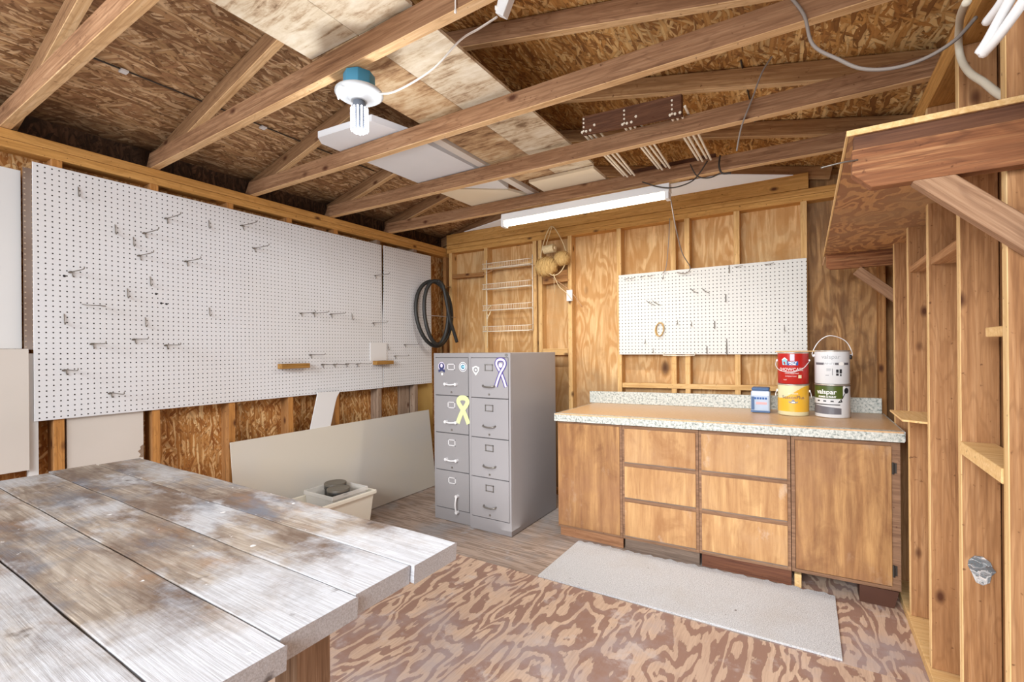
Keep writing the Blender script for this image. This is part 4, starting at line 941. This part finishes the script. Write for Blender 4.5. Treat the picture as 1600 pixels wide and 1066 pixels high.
# ------------------------------------------------------------------ workbench
tb = thing('workbench', (-2.0, .5, 0), 'large weathered plank workbench spattered with white paint in the foreground', 'workbench')
ys = [(.902, 1.072, -.868), (.725, .8965, -.882), (.536, .7195, -.872), (.349, .5305, -.846), (.1625, .3435, -.86), (-.02, .157, -.87)]
for i, (y0, y1, x1) in enumerate(ys):
    m = MB(); x0 = -3.0 - .03 * (i % 2); n = 22; tp = []; 
    rough = [(x0 + (x1 - x0) * k_ / n) for k_ in range(n + 1)]
    vs = []
    for k_, x in enumerate(rough):
        w1, w2 = .0006 * math.sin(k_ * 1.7 + i), .0006 * math.sin(k_ * 1.3 + 2 * i)
        xx = x + (0 if k_ < n else 0)
        vs += [(xx, y0 + w1, .752), (xx, y1 + w2, .752), (xx + (.004 if k_ == n else 0), y1 + w2, .80 + .0012 * math.sin(k_)), (xx + (.002 if k_ == n else 0), y0 + w1, .80 + .0012 * math.cos(k_))]
    fs = [(4 * k_ + a_, 4 * k_ + 4 + a_, 4 * k_ + 4 + (a_ + 1) % 4, 4 * k_ + (a_ + 1) % 4) for k_ in range(n) for a_ in range(4)]
    fs = [tuple(reversed(f)) for f in fs] + [(0, 1, 2, 3), (4 * n + 3, 4 * n + 2, 4 * n + 1, 4 * n)]
    if i == 5: pass
    m.add(vs, fs).build('plank', 'table', tb, .0015)
for (x, y) in ((-1.045, .70), (-1.045, .06), (-2.90, .98), (-2.90, .06)):
    MB().box(x - .045, x + .045, y - .045, y + .045, 0.001, .752).build('leg', 'leg4', tb, .003)
MB().box(-2.98, -.93, .0, 1.05, .742, .7515).build('underlay', 'cab_dark', tb)
for y in (.05, .95):
    MB().box(-2.9, -1.09, y - .02, y + .02, .655, .752).build('rail', 'leg4', tb, .002)

# teal object below the bench
t = MB().lathe((-1.46, .93, 0), [(0, .001), (.075, .002), (.08, .02), (.075, .035), (.05, .04), (0, .041)], 28)
t.build('round_dish', 'teal_thing', label='round teal plastic dish on the floor under the workbench edge', cat='dish')

# ------------------------------------------------------------------ tub with lidded pots
tu = thing('storage_tub', (-2.98, 2.17, 0), 'off-white rectangular storage tub on the floor behind the workbench', 'tub')
def tub(x0, x1, y0, y1, z0, z1, th, taper, mat, nm, par, lip=.0):
    m = MB()
    def ring(ins, z, tp): return [(x0 + ins + tp, y0 + ins + tp, z), (x1 - ins - tp, y0 + ins + tp, z), (x1 - ins - tp, y1 - ins - tp, z), (x0 + ins + tp, y1 - ins - tp, z)]
    R_ = [ring(0, z0, taper), ring(0, z1 - .03, .004), ring(-lip, z1 - .03, 0), ring(-lip, z1, 0), ring(th, z1, 0), ring(th, z0 + th, taper)]
    vs = [p for r_ in R_ for p in r_]
    fs = [(4 * j + i, 4 * j + (i + 1) % 4, 4 * j + 4 + (i + 1) % 4, 4 * j + 4 + i) for j in range(len(R_) - 1) for i in range(4)]
    fs += [(3, 2, 1, 0), tuple(4 * (len(R_) - 1) + i for i in range(4))]
    m.add(vs, fs); return m.build(nm, mat, par, .006)
ROT = Matrix.Rotation(math.radians(4), 4, 'Z')
tub(-3.14, -2.80, 1.72, 2.49, .003, .30, .006, .03, 'tub', 'tub_wall', tu, .012)
cb = tub(-3.128, -2.812, 2.12, 2.43, .03, .340, .003, .02, 'clear', 'clear_bin', None, .004)
tag(cb, 'clear plastic bin sitting inside the off-white tub', 'bin'); 
for o_ in [cb]:
    pass
for (x, y, lb) in ((-3.04, 2.32, 'black lidded round pot, the farther one in the clear bin'), (-2.893, 2.235, 'black lidded round pot, the nearer one in the clear bin')):
    p_ = thing('lidded_pot', (x, y, .04), lb, 'pot')
    MB().lathe((x, y, .036), [(0, 0), (.070, 0), (.074, .02), (.076, .285), (.080, .288), (.080, .312), (.076, .318), (0, .318)], 36).build('pot_body', 'black_plastic', p_)
    MB().lathe((x, y, .354), [(.081, -.006), (.0815, .006), (.077, .010), (.070, .007), (0, .007)], 36).build('pot_lid', 'lid', p_)

# ------------------------------------------------------------------ things stored on the joists
for (x0, x1, lb) in ((-1.735, -1.452, 'left strip of stained plywood lying along the tops of the joists'), (-1.448, -1.166, 'right strip of stained plywood lying along the tops of the joists')):
    for (ya, yb, e) in ((.05, 1.225, 'near piece of the '), (1.229, 2.90, 'long piece of the ')):
        z = ZR((x0 + x1) / 2) + (.122 if yb < 1.3 else .116)
        MB().box(x0, x1, ya, yb, z, z + .014).build('stored_plywood', 'stored_pale' if x0 > -1.5 or yb < 1.3 else 'stored_ply', label=e + lb, cat='board')
z = ZR(-1.3) + .0945
MB().box(-1.66, -1.172, 2.905, 3.33, z, z + .02).build('stored_board', 'cream', label='pale cream board lying on the joists at the end of the plywood strips', cat='board')
z = ZR(-2.0) + .097
MB().prism([(-2.35, 1.72, z), (-2.30, 1.66, z), (-1.90, 1.69, z), (-1.85, 1.90, z), (-1.82, 2.70, z), (-1.86, 2.95, z), (-2.33, 2.60, z)], (0, 0, .035)).build('foam_board', 'foam', label='white foam board with stepped end lying across the joists near the bulb', cat='board')
MB().prism([(-2.345, 2.62, z), (-1.88, 2.97, z), (-1.80, 3.22, z), (-2.335, 3.22, z)], (0, 0, .02)).build('stored_board', 'cream', label='cream board continuing beyond the foam board above the rack joist', cat='board')
MB().box(-1.80, -1.745, 2.02, 3.22, z, z + .03).build('stored_board', 'drywall', label='narrow grey plank lying on the joists between foam board and plywood', cat='board')

# slatted rack with dowels
dr = thing('dowel_rack', (-.78, 2.8, 2.5), 'dark wooden rack of parallel white dowels lying across two joists', 'rack')
MB().hexa([(-1.045, 2.43, 2.548), (-.515, 2.43, 2.512), (-.51, 2.45, 2.512), (-1.04, 2.45, 2.548), (-1.045, 2.43, 2.650), (-.515, 2.43, 2.622), (-.51, 2.45, 2.622), (-1.04, 2.45, 2.650)]).build('end_board', 'dark_board', dr, .002)
MB().hexa([(-1.03, 3.10, 2.515), (-.47, 3.10, 2.510), (-.47, 3.125, 2.510), (-1.03, 3.125, 2.515), (-1.03, 3.10, 2.575), (-.47, 3.10, 2.57), (-.47, 3.125, 2.57), (-1.03, 3.125, 2.575)]).fn(lambda p: (p.x, p.y + .08, p.z + .01)).build('end_board', 'dark_board', dr, .002)
for gx in (-1.02, -.79, -.545):
    for q in range(4):
        x = gx + (q - 1) * .024 * (1 if q < 3 else 1)
        zoff = (gx + 1.02) * -.07
        for z_ in ((2.562,) if q < 3 else (2.585,)):
            MB().cyl((x, 2.425, z_ + zoff), (x + .012, 3.10, 2.528 - (.012 if q % 2 else 0)), .0065, n=10).build('dowel', 'white_wire', dr)
        for zz_ in (.0, .022, .044, .066):
            if q == 0: MB().cyl((x + .01, 2.424, 2.566 + zoff + zz_), (x + .01, 2.431, 2.566 + zoff + zz_), .005, n=8).build('dowel_end', 'white_wire', dr)

# fluorescent fixture
fl = thing('fluorescent_light', (-1.385, 3.12, 2.33), 'long white fluorescent tube light hanging under the last joist', 'light')
MB().prism([(-2.02, 3.085, 2.368), (-2.02, 3.165, 2.368), (-2.02, 3.155, 2.422), (-2.02, 3.095, 2.422)], (1.285, 0, 0)).build('housing', 'white', fl, .002)
MB().box(-2.022, -1.995, 3.09, 3.16, 2.322, 2.37).box(-.765, -.738, 3.09, 3.16, 2.322, 2.37).build('end_socket', 'white', fl, .003)
MB().cyl((-1.995, 3.12, 2.345), (-.765, 3.12, 2.345), .0185, n=20).build('tube', 'tube', fl)
MB().prism([(-2.66, 3.45, 2.446), (-1.9, 3.21, 2.446), (-.43, 3.21, 2.446), (-.06, 3.47, 2.446)], (0, 0, .004)).build('reflector_sheet', 'foam', label='thin pale grey sheet lying behind the fluorescent light above the back wall', cat='sheet')

# bulb
bl = thing('ceiling_lamp', (-1.51, 1.275, 2.24), 'bright white LED corn bulb in a porcelain holder on a blue box under a joist', 'lamp')
bx, by = -1.515, 1.285
bz = ZR(bx) + .017
MB().lathe((bx, by, bz - .056), [(0, 0), (.058, 0), (.062, .004), (.062, .056), (0, .056)], 8).build('junction_box', 'blue_box', bl, .003)
MB().lathe((bx, by, bz - .056), [(.03, -.004), (.075, -.006), (.093, -.014), (.094, -.022), (.08, -.032), (.045, -.034), (.035, -.048), (.028, -.05), (.0, -.05)], 40).build('lamp_holder', 'porcelain', bl)
b_ = MB().lathe((bx, by, bz - .105), [(.024, .0), (.026, -.02), (.032, -.028), (.032, -.118), (.028, -.122), (0, -.123)], 24).build('bulb', 'led_body', bl)
m = MB()
for i in range(14):
    a_ = 2 * PI * i / 14
    for j in range(11):
        z_ = bz - .138 - j * .0082; m.cyl((bx + .031 * math.cos(a_), by + .031 * math.sin(a_), z_), (bx + .0345 * math.cos(a_), by + .0345 * math.sin(a_), z_), .0038, n=6)
for i in range(9):
    a_ = 2 * PI * i / 8; rr = .018 if i < 8 else 0
    m.cyl((bx + rr * math.cos(a_), by + rr * math.sin(a_), bz - .227), (bx + rr * math.cos(a_), by + rr * math.sin(a_), bz - .231), .0045, n=6)
m.build('led_chip', 'led', b_)
# white switch cord with plug-in box
MB().tube([(bx - .07, by - .045, bz - .094), (bx, by - .09, bz - .090), (-1.43, 1.32, 2.385), (-1.36, 1.37, 2.41), (-1.22, 1.40, 2.46), (-1.10, 1.41, 2.53), (-1.04, 1.45, 2.575), (-.99, 1.50, 2.63)], .004, 6).build('lamp_cord', 'cord_white', label='white cord running from the bulb holder to the small white outlet box', cat='cord')
ob = thing('outlet_box', (-.96, 1.52, 2.63), 'small white plug-in outlet hanging near the top of the photo', 'outlet')
MB().prism([(-1.0, 1.5, 2.65), (-.965, 1.5, 2.625), (-.925, 1.5, 2.70), (-.935, 1.5, 2.745), (-.972, 1.5, 2.745)], (0, .035, .004)).build('outlet_case', 'white', ob, .003)
MB().cyl((-1.0, 1.5, 2.668), (-.982, 1.51, 2.668), .008, n=10).build('plug', 'cord_white', ob)
MB().cyl((-.957, 1.205, 2.465), (-.957, 1.205, 2.54), .0025, n=6).lathe((-.957, 1.205, 2.453), [(0, 0), (.005, .003), (.004, .014), (0, .016)], 10).build('pull_cord', 'cord_white', label='short white pull cord hanging against the bulb joist', cat='cord')

# cables overhead
def cable(pts, r, mat, label, cat='cable'): MB().tube(pts, r, 6).build('cable', mat, label=label, cat=cat)
cable([(-.036, 1.83, 2.532), (.004, 1.83, 2.452), (.027, 1.83, 2.348), (.096, 1.83, 2.277), (.154, 1.83, 2.229), (.225, 1.83, 2.206), (.301, 1.83, 2.209), (.37, 1.83, 2.24), (.42, 1.85, 2.30)], .0055, 'cord_grey', 'grey cable sagging from the joist to the right wall plate')
cable([(-.118, 2.47, 2.70), (-.163, 2.47, 2.634), (-.203, 2.47, 2.528), (-.25, 2.47, 2.407), (-.273, 2.48, 2.30)], .004, 'cord_grey', 'thin grey cable dropping from the rafters behind the rack joist')
cable([(-.90, 3.07, 2.45), (-.80, 3.07, 2.40), (-.70, 3.07, 2.375), (-.60, 3.07, 2.39), (-.55, 3.07, 2.43), (-.50, 3.07, 2.50)], .004, 'cord_black', 'black cord loop left of the joist, above the end of the fluorescent light')
cable([(-.60, 3.07, 2.50), (-.56, 3.07, 2.42), (-.49, 3.07, 2.395), (-.43, 3.07, 2.41)], .004, 'cord_black', 'second black cord loop crossing the first beside the rack')
cable([(-.43, 3.08, 2.52), (-.435, 3.07, 2.46), (-.42, 3.07, 2.41), (-.37, 3.07, 2.40)], .006, 'cord_black', 'thick black cable clipped over the last joist right of the dowels')
cable([(-.745, 3.15, 2.37), (-.742, 3.3, 2.18), (-.765, 3.6, 2.06), (-.76, 3.85, 1.99), (-.80, 3.90, 1.955), (-.87, 3.90, 1.965)], .004, 'cord_grey', 'brown grey cord hanging from the end of the fluorescent light to the small pegboard')
cable([(-.90, 3.80, 2.38), (-.93, 3.88, 2.20), (-.955, 3.90, 2.02), (-.985, 3.91, 1.97)], .0035, 'cord_grey', 'thin cord hanging straight above the left part of the small pegboard')
cable([(.19, 3.92, 2.36), (.16, 3.93, 2.20), (.13, 3.94, 2.05), (.105, 3.95, 1.93)], .004, 'cord_tan', 'pale cord dangling against the dark plywood beside the high shelf')
cable([(-2.80, .75, roofz(-2.8) + .088), (-2.79, 1.27, roofz(-2.8) + .088), (-2.79, 1.86, roofz(-2.8) + .088), (-2.79, 2.5, roofz(-2.79) + .088)], .004, 'cord_black', 'thin dark seam cord along the left roof slope')
cable([(-.25, 2.46, roofz(-.25) + .088), (-.25, 2.9, roofz(-.25) + .088), (-.25, 3.3, roofz(-.25) + .088)], .004, 'cord_black', 'thin dark seam cord along the right roof slope beyond the rack')
for i, (y, lb) in enumerate(((.93, 'small white clip on the roof seam near the top left'), (1.62, 'small white clip on the roof seam beside the bulb'))):
    MB().box(-2.81, -2.775, y, y + .03, roofz(-2.8) + .075, roofz(-2.8) + .084).build('seam_clip', 'white', label=lb, cat='clip')

# conduit and plastic guard at top right
MB().tube([(.46, 1.66, 1.955), (.445, 1.76, 2.03), (.44, 1.87, 2.117), (.435, 1.98, 2.20), (.43, 2.045, 2.275), (.42, 2.03, 2.325), (.40, 1.92, 2.335), (.38, 1.80, 2.30), (.36, 1.66, 2.25)], .010, 10).build('conduit_hose', 'conduit', label='cream flexible conduit curving out above the high shelf at top right', cat='conduit')
gu = thing('cable_bundle', (.30, 1.2, 1.95), 'white plastic strips bundled at the top right corner of the photo', 'plastic strips')
for i, pts in enumerate(([(.30, 1.300, 1.948), (.31, 1.27, 1.965), (.33, 1.18, 2.02), (.34, 1.08, 2.10)], [(.305, 1.302, 1.944), (.32, 1.25, 1.955), (.345, 1.17, 1.995), (.36, 1.07, 2.05)], [(.318, 1.33, 2.02), (.33, 1.27, 2.03), (.35, 1.18, 2.08), (.37, 1.1, 2.14)])):
    m = MB(); n = len(pts)
    m.tube(pts, .009, 8); m.fn(lambda p: p); m.build('strip', 'white', gu)
m = MB(); m.prism([(.352, 1.22, 1.905), (.362, 1.16, 1.93), (.375, 1.10, 2.10), (.36, 1.16, 2.16), (.345, 1.24, 2.08)], (.008, 0, 0)); m.build('guard_plate', 'white', gu)

# ------------------------------------------------------------------ lights
def area(name, loc, rot, sx, sy, power, colr):
    l = bpy.data.lights.new(name, 'AREA'); l.shape = 'RECTANGLE'; l.size = sx; l.size_y = sy; l.energy = power; l.color = colr
    o_ = bpy.data.objects.new(name, l); C.objects.link(o_); o_.location = loc; o_.rotation_euler = rot; return o_
d_ = area('doorway_daylight', (-.7, -3.2, 2.6), (math.radians(66), 0, math.radians(0)), 3.2, 1.6, 150, (.95, .975, 1)); d_.data.spread = math.radians(100)
area('side_daylight', (-2.7, -2.4, 1.5), (math.radians(86), 0, math.radians(-30)), 1.2, 2.0, 42, (.95, .975, 1))
area('floor_bounce_fill', (-.8, 2.0, .04), (math.radians(180), 0, 0), 2.2, 2.0, 15, (1, .975, .94))  # added unseen fill lamp, imitates light rising off the floor
pl = bpy.data.lights.new('bulb_light', 'POINT'); pl.energy = 11; pl.color = (.95, .97, 1); pl.shadow_soft_size = .05
o_ = bpy.data.objects.new('bulb_light', pl); C.objects.link(o_); o_.location = (bx, by, bz - .30)
sl = bpy.data.lights.new('bulb_down_fill', 'SPOT'); sl.energy = 70; sl.spot_size = math.radians(140); sl.spot_blend = 1.0; sl.color = (.96, .98, 1); sl.shadow_soft_size = .12  # added fill spot below the bulb, brightens floor and bench
o_ = bpy.data.objects.new('bulb_down_fill', sl); C.objects.link(o_); o_.location = (bx, by, bz - .32); o_.rotation_euler = (math.radians(22), 0, math.radians(-25))
area('tube_light', (-1.38, 3.12, 2.315), (0, 0, 0), 1.2, .05, 16, (1, .95, .86))
w = bpy.data.worlds.new('world'); bpy.context.scene.world = w; w.use_nodes = True
w.node_tree.nodes['Background'].inputs[0].default_value = (.95, .97, 1, 1); w.node_tree.nodes['Background'].inputs[1].default_value = 1.1

# ------------------------------------------------------------------ camera
yw, rl = math.radians(31.96), math.radians(-.48)
F = Vector((-math.sin(yw), math.cos(yw), 0)); R0 = Vector((math.cos(yw), math.sin(yw), 0)); U0 = Vector((0, 0, 1))
Rr = R0 * math.cos(rl) + U0 * math.sin(rl); Ur = -R0 * math.sin(rl) + U0 * math.cos(rl)
cam = bpy.data.cameras.new('camera'); co = bpy.data.objects.new('camera', cam); C.objects.link(co)
mw = Matrix((Rr, Ur, -F)).transposed().to_4x4(); mw.translation = (0, 0, 1.36); co.matrix_world = mw
cam.sensor_width = 36; cam.lens = 735.6 / 1600 * 36; cam.shift_y = 13.3 / 1600; cam.clip_start = .02
bpy.context.scene.camera = co
vs_ = bpy.context.scene.view_settings; vs_.view_transform = 'Standard'; vs_.look = 'None'; vs_.exposure = -.12; vs_.gamma = 1.07
